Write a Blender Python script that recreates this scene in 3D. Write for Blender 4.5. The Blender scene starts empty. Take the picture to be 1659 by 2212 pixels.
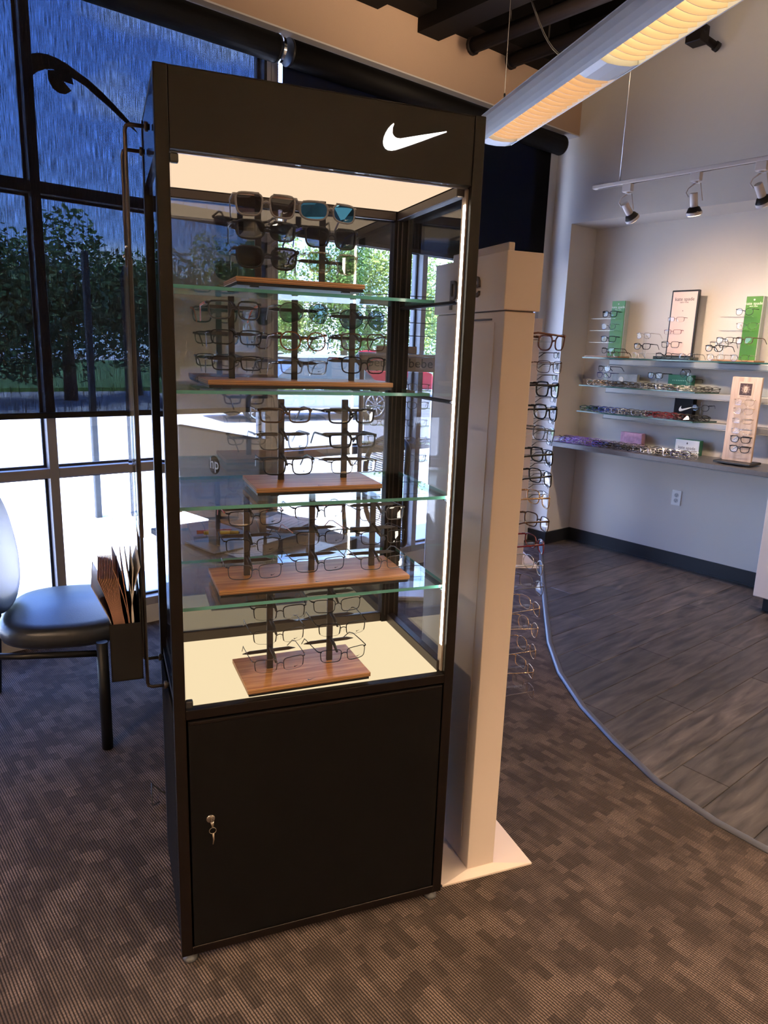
import bpy, bmesh, math, random
from mathutils import Vector, Matrix
random.seed(7)
SC = bpy.context.scene
COL = SC.collection
# ------------------------------------------------------------------ camera
F, YAW, PITCH, ROLL = 1549.94, 0.864564, -0.22075, 0.03444
CAM = Vector((0, 0, 1.5049))
FW = Vector((math.cos(PITCH)*math.cos(YAW), math.cos(PITCH)*math.sin(YAW), math.sin(PITCH)))
_r = Vector((math.sin(YAW), -math.cos(YAW), 0)); _u = _r.cross(FW)
RT = _r*math.cos(ROLL) + _u*math.sin(ROLL)
UP = -_r*math.sin(ROLL) + _u*math.cos(ROLL)
cd = bpy.data.cameras.new('camera'); cam = bpy.data.objects.new('camera', cd); COL.objects.link(cam)
cd.sensor_fit = 'HORIZONTAL'; cd.sensor_width = 36.0; cd.lens = F/1659*36.0
cd.clip_start = 0.02; cd.clip_end = 300
m = Matrix((RT, UP, -FW)).transposed().to_4x4(); m.translation = CAM
cam.matrix_world = m; SC.camera = cam
# ------------------------------------------------------------------ colour management, sampling depth
vs = SC.view_settings
vs.view_transform = 'Standard'; vs.look = 'None'; vs.gamma = 1.0; vs.use_curve_mapping = False
vs.exposure = 0.75
cy = SC.cycles
cy.max_bounces = 10; cy.diffuse_bounces = 4; cy.glossy_bounces = 5; cy.transmission_bounces = 6
cy.transparent_max_bounces = 48; cy.caustics_reflective = False; cy.caustics_refractive = False
cy.sample_clamp_indirect = 6.0
# ------------------------------------------------------------------ sky
SKY = 6.3
wd = bpy.data.worlds.new('sky'); SC.world = wd; wd.use_nodes = True
nt = wd.node_tree; nt.nodes.clear()
def N(t, typ, **kw):
    n = t.nodes.new(typ)
    for k, v in kw.items(): setattr(n, k, v)
    return n
tc = N(nt, 'ShaderNodeTexCoord'); sep = N(nt, 'ShaderNodeSeparateXYZ')
nt.links.new(tc.outputs['Generated'], sep.inputs[0])
rmp = N(nt, 'ShaderNodeValToRGB')
rmp.color_ramp.elements[0].position = 0.0; rmp.color_ramp.elements[0].color = (.42, .63, 1.0, 1)
rmp.color_ramp.elements[1].position = .7; rmp.color_ramp.elements[1].color = (.07, .19, .78, 1)
e_ = rmp.color_ramp.elements.new(.22); e_.color = (.19, .36, .96, 1)
nt.links.new(sep.outputs['Z'], rmp.inputs[0])
mp = N(nt, 'ShaderNodeMapping'); mp.inputs['Scale'].default_value = (1, 1, 2.6)
nt.links.new(tc.outputs['Generated'], mp.inputs[0])
nz = N(nt, 'ShaderNodeTexNoise'); nz.inputs['Scale'].default_value = 3.2; nz.inputs['Detail'].default_value = 6
nt.links.new(mp.outputs[0], nz.inputs['Vector'])
cr = N(nt, 'ShaderNodeValToRGB'); cr.color_ramp.elements[0].position = .50; cr.color_ramp.elements[1].position = .68
nt.links.new(nz.outputs['Fac'], cr.inputs[0])
mx = N(nt, 'ShaderNodeMix', data_type='RGBA')
nt.links.new(cr.outputs[0], mx.inputs[0]); nt.links.new(rmp.outputs[0], mx.inputs[6]); mx.inputs[7].default_value = (.85, .95, 1.15, 1)
bg = N(nt, 'ShaderNodeBackground'); bg.inputs[1].default_value = SKY
nt.links.new(mx.outputs[2], bg.inputs[0])
wo = N(nt, 'ShaderNodeOutputWorld'); nt.links.new(bg.outputs[0], wo.inputs[0])
# ------------------------------------------------------------------ sun
sl = bpy.data.lights.new('sun', 'SUN'); sl.energy = 15.0; sl.angle = .009; sl.color = (1, .95, .86)
so = bpy.data.objects.new('sun', sl); COL.objects.link(so)
so.rotation_euler = Vector((.62, .22, -1)).to_track_quat('-Z', 'Y').to_euler()
# ------------------------------------------------------------------ frames and pixel helpers
TH = -0.332441
CO = Vector((.6129, 1.4277, 0)); EX = Vector((math.cos(TH), math.sin(TH), 0)); EY = Vector((-math.sin(TH), math.cos(TH), 0))
def ray(px, py): return FW + RT*((px-829.5)/F) - UP*((py-1106)/F)
def wx(px, py, x): q = ray(px, py); return CAM + q*((x-CAM.x)/q.x)
def wy(px, py, y): q = ray(px, py); return CAM + q*((y-CAM.y)/q.y)
def wz(px, py, z): q = ray(px, py); return CAM + q*((z-CAM.z)/q.z)
def C(X, Y, Z): return CO + EX*X + EY*Y + Vector((0, 0, Z))
def cbY(px, py, Y):
    q = ray(px, py); P = CAM + q*((Y-(CAM-CO).dot(EY))/q.dot(EY)); d = P-CO
    return d.dot(EX), d.dot(EY), d.z
def cbZ(px, py, Z):
    P = wz(px, py, Z); d = P-CO
    return d.dot(EX), d.dot(EY), d.z
# ------------------------------------------------------------------ materials
MATS = {}
def M(name, col, rough=.5, metal=0.0, spec=.5, bump=None, var=None, emit=None, coat=0.0):
    if name in MATS: return MATS[name]
    m = bpy.data.materials.new(name); m.use_nodes = True; t = m.node_tree
    p = t.nodes['Principled BSDF']
    p.inputs['Base Color'].default_value = (*col, 1); p.inputs['Roughness'].default_value = rough
    p.inputs['Metallic'].default_value = metal; p.inputs['Specular IOR Level'].default_value = spec
    if coat: p.inputs['Coat Weight'].default_value = coat
    if emit:
        p.inputs['Emission Color'].default_value = (*emit[0], 1); p.inputs['Emission Strength'].default_value = emit[1]
    if bump or var:
        c = N(t, 'ShaderNodeTexCoord')
    if bump:
        n = N(t, 'ShaderNodeTexNoise'); n.inputs['Scale'].default_value = bump[0]; n.inputs['Detail'].default_value = 4
        t.links.new(c.outputs['Object'], n.inputs['Vector'])
        b = N(t, 'ShaderNodeBump'); b.inputs['Strength'].default_value = bump[1]; b.inputs['Distance'].default_value = .003
        t.links.new(n.outputs['Fac'], b.inputs['Height']); t.links.new(b.outputs[0], p.inputs['Normal'])
    if var:
        n = N(t, 'ShaderNodeTexNoise'); n.inputs['Scale'].default_value = var[0]; n.inputs['Detail'].default_value = 5
        t.links.new(c.outputs['Object'], n.inputs['Vector'])
        x = N(t, 'ShaderNodeMix', data_type='RGBA'); a = var[1]
        x.inputs[6].default_value = (*[v*(1-a) for v in col], 1); x.inputs[7].default_value = (*[min(1, v*(1+a)) for v in col], 1)
        t.links.new(n.outputs['Fac'], x.inputs[0]); t.links.new(x.outputs[2], p.inputs['Base Color'])
    MATS[name] = m; return m
def EM(name, col, s):
    if name in MATS: return MATS[name]
    m = bpy.data.materials.new(name); m.use_nodes = True; t = m.node_tree; t.nodes.clear()
    e = N(t, 'ShaderNodeEmission'); e.inputs[0].default_value = (*col, 1); e.inputs[1].default_value = s
    o = N(t, 'ShaderNodeOutputMaterial'); t.links.new(e.outputs[0], o.inputs[0]); MATS[name] = m; return m
def GL(name, tint=(.97, .98, .97), f0=.04, rough=0.0, gcol=(1, 1, 1)):
    """clear sheet: straight-through transmission with a surface reflection"""
    if name in MATS: return MATS[name]
    m = bpy.data.materials.new(name); m.use_nodes = True; t = m.node_tree; t.nodes.clear()
    tr = N(t, 'ShaderNodeBsdfTransparent'); tr.inputs[0].default_value = (*tint, 1)
    g = N(t, 'ShaderNodeBsdfGlossy'); g.inputs['Roughness'].default_value = rough; g.inputs['Color'].default_value = (*gcol, 1)
    lw = N(t, 'ShaderNodeLayerWeight'); pw = N(t, 'ShaderNodeMath', operation='POWER'); pw.inputs[1].default_value = 5
    t.links.new(lw.outputs['Facing'], pw.inputs[0])
    ma = N(t, 'ShaderNodeMath', operation='MULTIPLY_ADD'); ma.inputs[1].default_value = 1-f0; ma.inputs[2].default_value = f0
    t.links.new(pw.outputs[0], ma.inputs[0])
    x = N(t, 'ShaderNodeMixShader'); t.links.new(ma.outputs[0], x.inputs[0]); t.links.new(tr.outputs[0], x.inputs[1]); t.links.new(g.outputs[0], x.inputs[2])
    o = N(t, 'ShaderNodeOutputMaterial'); t.links.new(x.outputs[0], o.inputs[0]); MATS[name] = m; return m
def wood(name, c1, c2, scale=(1, 14, 14), rough=.45):
    m = bpy.data.materials.new(name); m.use_nodes = True; t = m.node_tree; p = t.nodes['Principled BSDF']
    c = N(t, 'ShaderNodeTexCoord'); mp = N(t, 'ShaderNodeMapping'); mp.inputs['Scale'].default_value = scale
    oi = N(t, 'ShaderNodeObjectInfo'); va = N(t, 'ShaderNodeVectorMath', operation='ADD')
    t.links.new(c.outputs['Object'], va.inputs[0]); t.links.new(oi.outputs['Location'], va.inputs[1]); t.links.new(va.outputs[0], mp.inputs[0])
    n = N(t, 'ShaderNodeTexNoise'); n.inputs['Scale'].default_value = 3; n.inputs['Detail'].default_value = 7; n.inputs['Distortion'].default_value = .6
    t.links.new(mp.outputs[0], n.inputs['Vector'])
    r = N(t, 'ShaderNodeValToRGB'); r.color_ramp.elements[0].position = .36; r.color_ramp.elements[1].position = .66
    r.color_ramp.elements[0].color = (*c1, 1); r.color_ramp.elements[1].color = (*c2, 1)
    t.links.new(n.outputs['Fac'], r.inputs[0]); t.links.new(r.outputs[0], p.inputs['Base Color'])
    p.inputs['Roughness'].default_value = rough; MATS[name] = m; return m
BLACK = M('dark_bronze_metal', (.0050, .0029, .0024), .45, .0, .15)
BLACK2 = M('black_plastic', (.010, .010, .011), .4)
DOORM = M('black_cabinet_paint', (.003, .0026, .0026), .5, 0, .12)
BRONZE = M('bronze_profile', (.05, .036, .030), .4, .4)
STEEL = M('brushed_steel', (.55, .55, .56), .32, 1.0)
CHROME = M('chrome', (.75, .75, .76), .12, 1.0)
ALU = M('anodised_frame', (.30, .29, .30), .45, .15)
WHITEP = M('white_plastic', (.78, .77, .74), .4)
GLASS = GL('clear_glass')
WINGL = GL('window_glass', (.93, .96, .97), .03)
SHELFG = GL('shelf_glass', (.93, .98, .96), .05)
TEAL = M('glass_edge_teal', (.12, .42, .36), .15, 0, .8)
ACRY = GL('acrylic', (.93, .95, .95), .06)
# ------------------------------------------------------------------ mesh builder
class MB:
    def __init__(s): s.bm = bmesh.new(); s.mi = 0
    def _tag(s, fs):
        for f in fs: f.material_index = s.mi
        return fs
    def box(s, x0, x1, y0, y1, z0, z1):
        v = [s.bm.verts.new(p) for p in ((x0,y0,z0),(x1,y0,z0),(x1,y1,z0),(x0,y1,z0),(x0,y0,z1),(x1,y0,z1),(x1,y1,z1),(x0,y1,z1))]
        s._tag([s.bm.faces.new([v[i] for i in q]) for q in ((3,2,1,0),(4,5,6,7),(0,1,5,4),(1,2,6,5),(2,3,7,6),(3,0,4,7))]); return s
    def bbox(s, x0, x1, y0, y1, z0, z1, b=.003, seg=2):
        t = bmesh.new(); bmesh.ops.create_cube(t, size=1)
        bmesh.ops.scale(t, vec=(x1-x0, y1-y0, z1-z0), verts=t.verts); bmesh.ops.translate(t, vec=((x0+x1)/2, (y0+y1)/2, (z0+z1)/2), verts=t.verts)
        bmesh.ops.bevel(t, geom=t.edges[:], offset=b, segments=seg, profile=.5, affect='EDGES')
        s.join(t); return s
    def join(s, t, mat=None):
        mp = {}
        for v in t.verts: mp[v] = s.bm.verts.new(mat @ v.co if mat else v.co)
        for f in t.faces:
            try:
                g = s.bm.faces.new([mp[v] for v in f.verts]); g.material_index = s.mi; g.smooth = f.smooth
            except ValueError: pass
        t.free(); return s
    def prism(s, pts, a0, a1, axis='y'):
        """polygon pts (u,v) extruded along an axis: y -> (u,a,v), z -> (u,v,a), x -> (a,u,v)"""
        f = {'y': lambda u, v, a: (u, a, v), 'z': lambda u, v, a: (u, v, a), 'x': lambda u, v, a: (a, u, v)}[axis]
        A = [s.bm.verts.new(f(u, v, a0)) for u, v in pts]; B = [s.bm.verts.new(f(u, v, a1)) for u, v in pts]
        n = len(pts); fs = [s.bm.faces.new(A), s.bm.faces.new(B[::-1])]
        for i in range(n): fs.append(s.bm.faces.new((A[i], B[i], B[(i+1) % n], A[(i+1) % n])))
        s._tag(fs); return s
    def tube(s, pts, r, n=8, closed=False, cap=True, smooth=True, flat=None):
        pts = [Vector(p) for p in pts]; k = len(pts); rs = r if isinstance(r, (list, tuple)) else [r]*k
        rings = []; ref = None
        for i, p in enumerate(pts):
            a = pts[(i-1) % k] if (closed or i > 0) else p; b = pts[(i+1) % k] if (closed or i < k-1) else p
            t = (b-a).normalized()
            if ref is None:
                ref = Vector((0, 0, 1)) if abs(t.z) < .9 else Vector((1, 0, 0))
            e1 = (ref - t*ref.dot(t)).normalized(); e2 = t.cross(e1); ref = e1
            ring = []
            for j in range(n):
                an = 2*math.pi*(j+.5)/n
                fx, fy = (1, 1) if not flat else flat
                ring.append(s.bm.verts.new(p + e1*(math.cos(an)*rs[i]*fx) + e2*(math.sin(an)*rs[i]*fy)))
            rings.append(ring)
        fs = []
        for i in range(k if closed else k-1):
            A, B = rings[i], rings[(i+1) % k]
            for j in range(n):
                f = s.bm.faces.new((A[j], A[(j+1) % n], B[(j+1) % n], B[j])); f.smooth = smooth; fs.append(f)
        if cap and not closed: fs += [s.bm.faces.new(rings[0][::-1]), s.bm.faces.new(rings[-1])]
        s._tag(fs); return s
    def lathe(s, prof, n=24, c=(0, 0, 0), axis='z'):
        rings = []
        for r, h in prof:
            ring = []
            for j in range(n):
                a = 2*math.pi*j/n; u, v = r*math.cos(a), r*math.sin(a)
                p = {'z': (u, v, h), 'y': (u, h, v), 'x': (h, u, v)}[axis]
                ring.append(s.bm.verts.new(Vector(c)+Vector(p)))
            rings.append(ring)
        fs = []
        for A, B in zip(rings, rings[1:]):
            for j in range(n):
                f = s.bm.faces.new((A[j], A[(j+1) % n], B[(j+1) % n], B[j])); f.smooth = True; fs.append(f)
        fs += [s.bm.faces.new(rings[0][::-1]), s.bm.faces.new(rings[-1])]
        s._tag(fs); return s
    def face(s, pts):
        s._tag([s.bm.faces.new([s.bm.verts.new(p) for p in pts])]); return s
    def mesh(s, name, mats):
        bmesh.ops.recalc_face_normals(s.bm, faces=s.bm.faces[:])
        me = bpy.data.meshes.new(name); s.bm.to_mesh(me); s.bm.free()
        for q in (mats if isinstance(mats, (list, tuple)) else [mats]): me.materials.append(q)
        return me
    def build(s, name, mats, parent=None, **kw): return obj(name, s.mesh(name, mats), parent, **kw)
def tag(o, label=None, cat=None, group=None, kind=None):
    if label: o['label'] = label
    if cat: o['category'] = cat
    if group: o['group'] = group
    if kind: o['kind'] = kind
    return o
def obj(name, me, parent=None, loc=None, rot=None, label=None, cat=None, group=None, kind=None):
    o = bpy.data.objects.new(name, me); COL.objects.link(o); o.parent = parent
    if loc is not None: o.location = loc
    if rot is not None: o.rotation_euler = rot
    return tag(o, label, cat, group, kind)
def thing(name, label, cat, loc=(0, 0, 0), rz=0, group=None):
    return obj(name, None, None, loc, (0, 0, rz), label, cat, group)
def copy_tree(o, parent=None):
    c = o.copy(); COL.objects.link(c); c.parent = parent
    for ch in list(o.children): copy_tree(ch, c)
    return c
def ST(name, mb, mats): return mb.build(name, mats, None, kind='structure')
def text(name, body, size, loc, rot, mat, parent=None, ext=.0005, align='CENTER', sx=1.0):
    cu = bpy.data.curves.new(name, 'FONT'); cu.body = body; cu.size = size; cu.extrude = ext; cu.align_x = align; cu.align_y = 'CENTER'
    cu.resolution_u = 3
    t = bpy.data.objects.new('tmp', cu); COL.objects.link(t)
    me = bpy.data.meshes.new_from_object(t.evaluated_get(bpy.context.evaluated_depsgraph_get()))
    bpy.data.objects.remove(t); me.name = name; me.materials.clear(); me.materials.append(mat)
    if sx != 1: me.transform(Matrix.Diagonal((sx, 1, 1, 1)))
    return obj(name, me, parent, loc, rot)
# ================================================================== SETTING
# ---- carpet material: loop pile in ribs along world y with patches of lighter loops
def carpet_mat():
    m = bpy.data.materials.new('carpet_tile_pile'); m.use_nodes = True; t = m.node_tree; p = t.nodes['Principled BSDF']
    L = t.links.new
    c = N(t, 'ShaderNodeTexCoord'); s = N(t, 'ShaderNodeSeparateXYZ'); L(c.outputs['Object'], s.inputs[0])
    wob = N(t, 'ShaderNodeTexNoise'); wob.inputs['Scale'].default_value = 60; L(c.outputs['Object'], wob.inputs['Vector'])
    def math_(op, a, b=None, c_=None):
        n = N(t, 'ShaderNodeMath', operation=op)
        for i, v in enumerate((a, b, c_)):
            if v is None: continue
            if hasattr(v, 'is_linked'): L(v, n.inputs[i])
            else: n.inputs[i].default_value = v
        return n.outputs[0]
    xs = math_('ADD', math_('MULTIPLY', s.outputs['X'], 2*math.pi/.0072), math_('MULTIPLY', wob.outputs['Fac'], 1.6))
    rib = math_('MULTIPLY_ADD', math_('SINE', xs), .5, .5)
    ys = math_('ADD', math_('MULTIPLY', s.outputs['Y'], 2*math.pi/.0085), math_('MULTIPLY', wob.outputs['Fac'], 9))
    loop = math_('MULTIPLY_ADD', math_('SINE', ys), .5, .5)
    # patches: small rectangles of lighter loops, offset from rib group to rib group
    cxf = math_('FLOOR', math_('MULTIPLY', s.outputs['X'], 1/.0288))
    w1 = N(t, 'ShaderNodeTexWhiteNoise', noise_dimensions='1D'); L(cxf, w1.inputs['W'])
    cyf = math_('FLOOR', math_('MULTIPLY_ADD', s.outputs['Y'], 1/.055, math_('MULTIPLY', w1.outputs['Value'], 7.0)))
    cv = N(t, 'ShaderNodeCombineXYZ'); L(cxf, cv.inputs[0]); L(cyf, cv.inputs[1])
    w2 = N(t, 'ShaderNodeTexWhiteNoise', noise_dimensions='2D'); L(cv.outputs[0], w2.inputs['Vector'])
    big = N(t, 'ShaderNodeTexNoise'); big.inputs['Scale'].default_value = 7; big.inputs['Detail'].default_value = 3; L(c.outputs['Object'], big.inputs['Vector'])
    patch = math_('ADD', math_('MULTIPLY', w2.outputs['Value'], .34), math_('MULTIPLY', big.outputs['Fac'], .95))
    pr = N(t, 'ShaderNodeValToRGB'); pr.color_ramp.elements[0].position = .52; pr.color_ramp.elements[1].position = .95; L(patch, pr.inputs[0])
    grain = N(t, 'ShaderNodeTexNoise'); grain.inputs['Scale'].default_value = 330; L(c.outputs['Object'], grain.inputs['Vector'])
    ca = N(t, 'ShaderNodeMix', data_type='RGBA'); ca.inputs[6].default_value = (.070, .048, .038, 1); ca.inputs[7].default_value = (.235, .166, .132, 1)
    L(math_('MULTIPLY', pr.outputs[0], math_('MULTIPLY_ADD', grain.outputs['Fac'], 2.6, -.55)), ca.inputs[0])
    h = math_('MULTIPLY', math_('POWER', rib, .8), math_('MULTIPLY_ADD', loop, .28, .72))
    cb = N(t, 'ShaderNodeMix', data_type='RGBA'); cb.inputs[6].default_value = (.013, .010, .009, 1)
    L(math_('SMOOTH_MIN', math_('MULTIPLY_ADD', h, 1.22, -.03), 1.0, .1), cb.inputs[0]); L(ca.outputs[2], cb.inputs[7])
    L(cb.outputs[2], p.inputs['Base Color']); p.inputs['Roughness'].default_value = .95; p.inputs['Specular IOR Level'].default_value = .15
    b = N(t, 'ShaderNodeBump'); b.inputs['Strength'].default_value = .6; b.inputs['Distance'].default_value = .003
    L(h, b.inputs['Height']); L(b.outputs[0], p.inputs['Normal'])
    return m
CURVE = [(2.25, -6), (2.25, .2), (2.248, .703), (2.257, .878), (2.312, 1.118), (2.43, 1.366), (2.572, 1.618), (2.78, 1.896), (3.043, 2.159), (3.373, 2.434), (3.861, 2.836), (4.575, 3.411), (4.7196, 3.53)]
def curve_x(y):
    for (x0, y0), (x1, y1) in zip(CURVE, CURVE[1:]):
        if y0 <= y <= y1: return x0 + (x1-x0)*(y-y0)/(y1-y0)
    return 2.25 if y < 0 else 4.72
mb = MB(); mb.prism([(-4, -6)] + CURVE + [(4.7196, 3.70), (-4, 3.70)], -.05, 0, 'z'); ST('floor', mb, carpet_mat())
mb = MB(); mb.box(2.0, 5.06, -6, 3.49, -.07, -.012); fw = ST('floor_wood', mb, M('subfloor', (.05, .04, .035), .8))
# planks, parallel to the window wall
PLANK = []
for i, (a, b) in enumerate([((.021, .017, .0155), (.078, .063, .056)), ((.026, .021, .019), (.100, .080, .070)), ((.019, .016, .0155), (.064, .053, .049))]):
    pm_ = wood('plank_vinyl_%d' % i, a, b, (1.6, 11, 11), .40); PLANK.append(pm_)
    for n_ in pm_.node_tree.nodes:
        if n_.type == 'VALTORGB': e2 = n_.color_ramp.elements.new(.78); e2.color = tuple(v*1.7 for v in b)+(1,)
pw_, pl_ = .182, 1.22
mb = MB(); mb.bbox(0, pl_-.002, 0, pw_-.002, -.012, -.0012, .0016, 1); pm = mb.mesh('plank', PLANK[0])
y = 3.49 - pw_; r = 0
while y > -1.2:
    x = 5.05 - pl_*(.25 + .37*((r*2) % 3) + .1*(r % 2))
    xs = []
    xx = x
    while xx < 5.05: xs.append(xx); xx += pl_
    xx = x - pl_
    while xx + pl_ > curve_x(max(y, -1.2)) - .3: xs.append(xx); xx -= pl_
    for xx in xs:
        o = obj('plank', pm, fw, (xx, y, 0)); o.material_slots[0].link = 'OBJECT'; o.material_slots[0].material = random.choice(PLANK)
        if xx + pl_ > 5.05: o.scale.x = (5.05-xx)/pl_
    y -= pw_; r += 1
mb = MB(); mb.tube([(x, y, .001) for x, y in CURVE], .017, 8, flat=(.55, 1)); ST('trim_1', mb, M('transition_strip', (.10, .10, .115), .35, .3))
# ---- walls
WALLM = M('wall_paint', (.62, .58, .53), .8, 0, .25, bump=(160, .12))
TANM = M('wall_lamp_tinted', (.50, .35, .25), .8, 0, .25, bump=(160, .1))  # warm lamplight put into the soffit wall's tan colour
XF, XR, YL, ZR = 4.7196, 5.045, 3.4865, 2.479
mb = MB()
mb.box(XF, 5.25, YL, 3.66, -.07, 4.2)          # strip beside the windows (its left face is the recess side)
mb.box(XF, 5.25, -6, YL, ZR, 4.2)              # above the recess
mb.box(XR, 5.25, -6, YL, -.07, ZR)             # back of the recess
mb.box(XF, 5.25, -6, -1.5, -.07, ZR)
ST('wall_back', mb, WALLM)
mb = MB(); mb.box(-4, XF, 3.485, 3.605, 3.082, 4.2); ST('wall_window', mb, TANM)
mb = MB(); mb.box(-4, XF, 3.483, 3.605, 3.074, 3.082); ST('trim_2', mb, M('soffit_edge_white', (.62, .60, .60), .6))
mb = MB(); mb.box(-4.2, 5.25, 3.605, 3.80, 3.10, 4.2); mb.box(-4.2, 5.25, 3.66, 3.78, -.2, .10); mb.box(-4.2, -2.6, 3.66, 3.78, .1, 3.1); mb.box(4.63, 5.25, 3.66, 3.78, .1, 3.1)
ST('wall_outer', mb, M('outer_wall', (.55, .53, .50), .8))
mb = MB(); mb.box(-4.2, -4, -6.2, 3.8, -.07, 4.2); ST('wall_left', mb, WALLM)
mb = MB(); mb.box(-4.2, 5.25, -6.2, -6, -.07, 4.2); ST('wall_rear', mb, WALLM)
mb = MB(); mb.box(-4.3, 5.3, -6.3, 3.9, 4.2, 4.3); ST('ceiling', mb, M('ceiling_black', (.004, .0035, .003), .9, 0, .1))
BBM = M('baseboard_rubber', (.012, .013, .016), .35)
mb = MB(); mb.box(XR-.009, XR, -1.5, YL, -.002, .101); mb.box(XR-.016, XR-.009, -1.5, YL, -.002, .010); ST('baseboard_back', mb, BBM)
mb = MB(); mb.box(XF, XR-.009, YL-.009, YL, -.002, .101); mb.box(XF-.009, XF, YL-.009, 3.66, -.002, .101); ST('baseboard_side', mb, BBM)
# ---- windows
ZM = (.846, .8927); ZT = (2.1445, 2.1928); Y0, Y1 = 3.66, 3.77
def window(name, xs, ends):
    root = obj(name, None, None, kind='structure')
    x0, x1 = ends
    for x in xs: MB().bbox(x-.0214, x+.0214, Y0, Y1, .1, 3.1, .002, 1).build('mullion', ALU, root)
    bays = list(zip(xs, xs[1:]))
    for a, b in bays:
        for z0, z1 in (ZM, ZT, (.10, .145), (3.06, 3.10)):
            MB().bbox(a+.0214, b-.0214, Y0+.002, Y1, z0, z1, .002, 1).build('rail', ALU, root)
        for z0, z1 in ((.145, ZM[0]), (ZM[1], ZT[0]), (ZT[1], 3.06)):
            p = MB().box(a+.0214, b-.0214, 3.722, 3.728, z0, z1).build('pane', WINGL, root)
            mb = MB()
            for (u0, u1, v0, v1) in ((a+.0214, a+.034, z0, z1), (b-.034, b-.0214, z0, z1), (a+.034, b-.034, z0, z0+.012), (a+.034, b-.034, z1-.012, z1)):
                mb.box(u0, u1, 3.71, 3.722, v0, v1)
            mb.build('glazing_bead', M('gasket', (.015, .015, .018), .5), p)
    return root
window('window_1', [-2.60, -1.40, -.20, 1.0078, 2.2078], (-2.6, 2.2))
window('window_2', [2.252, 3.41, 4.61], (2.25, 4.61))
# eye logo on the outer glass of the left window
DEC = M('vinyl_decal_black', (.02, .02, .022), .5)
def wpoly(pts, y): return [(lambda v: (v.x, v.z))(wy(px/4.1475, py/4.1475, y)) for px, py in pts]
dec = thing('eye_decal', 'black vinyl eye emblem with sweeping lash line on the left window glass', 'decal', (0, 0, 0))
MB().prism(wpoly([(275, 480), (340, 472), (420, 485), (500, 515), (590, 565), (690, 640), (800, 720), (920, 830), (1040, 955), (1150, 1075), (1240, 1200), (1180, 1150), (1080, 1060), (960, 945), (860, 860), (760, 770), (660, 705), (560, 650), (470, 620), (400, 620), (340, 640), (295, 672), (240, 720), (220, 560)], 3.730), 3.729, 3.731, 'y').build('lash', DEC, dec)
MB().prism(wpoly([(425, 628), (530, 628), (600, 645), (640, 690), (660, 760), (570, 730), (640, 815), (590, 845), (530, 835), (470, 790), (432, 710)], 3.730), 3.729, 3.731, 'y').build('pupil', DEC, dec)
# ---- roller blinds
def fabric(name, fac, tint, dark):
    m = bpy.data.materials.new(name); m.use_nodes = True; t = m.node_tree; t.nodes.clear(); L = t.links.new
    c = N(t, 'ShaderNodeTexCoord'); mp = N(t, 'ShaderNodeMapping'); mp.inputs['Scale'].default_value = (420, 1, 12); L(c.outputs['Object'], mp.inputs[0])
    n = N(t, 'ShaderNodeTexNoise'); n.inputs['Scale'].default_value = 1; n.inputs['Detail'].default_value = 3; L(mp.outputs[0], n.inputs['Vector'])
    r = N(t, 'ShaderNodeMapRange'); r.inputs[1].default_value = .3; r.inputs[2].default_value = .7; r.inputs[3].default_value = fac*.35; r.inputs[4].default_value = fac*1.65; L(n.outputs['Fac'], r.inputs[0])
    d = N(t, 'ShaderNodeBsdfDiffuse'); d.inputs[0].default_value = (*dark, 1)
    tr = N(t, 'ShaderNodeBsdfTransparent'); tr.inputs[0].default_value = (*tint, 1)
    x = N(t, 'ShaderNodeMixShader'); L(r.outputs[0], x.inputs[0]); L(d.outputs[0], x.inputs[1]); L(tr.outputs[0], x.inputs[2])
    o = N(t, 'ShaderNodeOutputMaterial'); L(x.outputs[0], o.inputs[0]); return m
FAB1 = fabric('screen_fabric', .20, (.78, .88, 1.0), (.028, .027, .029))
FAB2 = fabric('screen_fabric_slant_view', .02, (.62, .80, 1.0), (.010, .010, .012))  # same cloth; darkness of the slanting view put into its transparency and colour
BAR = M('blind_black_bar', (.0045, .004, .0042), .6, 0, .2)
def blind(label, x0, x1, zb, fab):
    t = thing('roller_blind', label, 'blind', ((x0+x1)/2, 3.6, zb), 0, 'roller blinds'); h = (x1-x0)/2
    MB().box(-h, h, .014, .0155, .012, 3.02-zb).build('fabric', fab, t)
    MB().bbox(-h, h, .004, .026, -.002, .026, .005, 2).build('hem_bar', BAR, t)
    zc = 3.003-zb
    MB().tube([(-h-.01, -.055, zc), (h+.01, -.055, zc)], .066, 24).build('roller_cover', BAR, t)
    for s in (-1, 1):
        MB().tube([(s*(h+.004), -.055, zc), (s*(h+.016), -.055, zc)], .0675, 24).build('end_cap', M('blind_cap', (.03, .028, .028), .3), t)
    return t
b1 = blind('long black screen roller blind pulled low over the left window, sky showing through', -2.55, 2.175, 1.143, FAB1)
b2 = blind('short black roller blind raised behind the display cabinet beside the back wall', 2.27, 4.575, 2.125, FAB2)
MB().tube([(2.19+.0, 3.535, 3.0), (2.205, 3.535, 3.0)], .0685, 32, cap=False).build('silver_ring', CHROME, b1).matrix_parent_inverse = Matrix.Translation(b1.location).inverted()
mb = MB()
for k in range(60): mb.lathe([(.001, -.003), (.0025, 0), (.001, .003)], 6, (2.235, 3.60, 2.93-.013*k))
o = mb.build('bead_chain', WHITEP, b2); o.matrix_parent_inverse = Matrix.Translation(b2.location).inverted()
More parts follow.
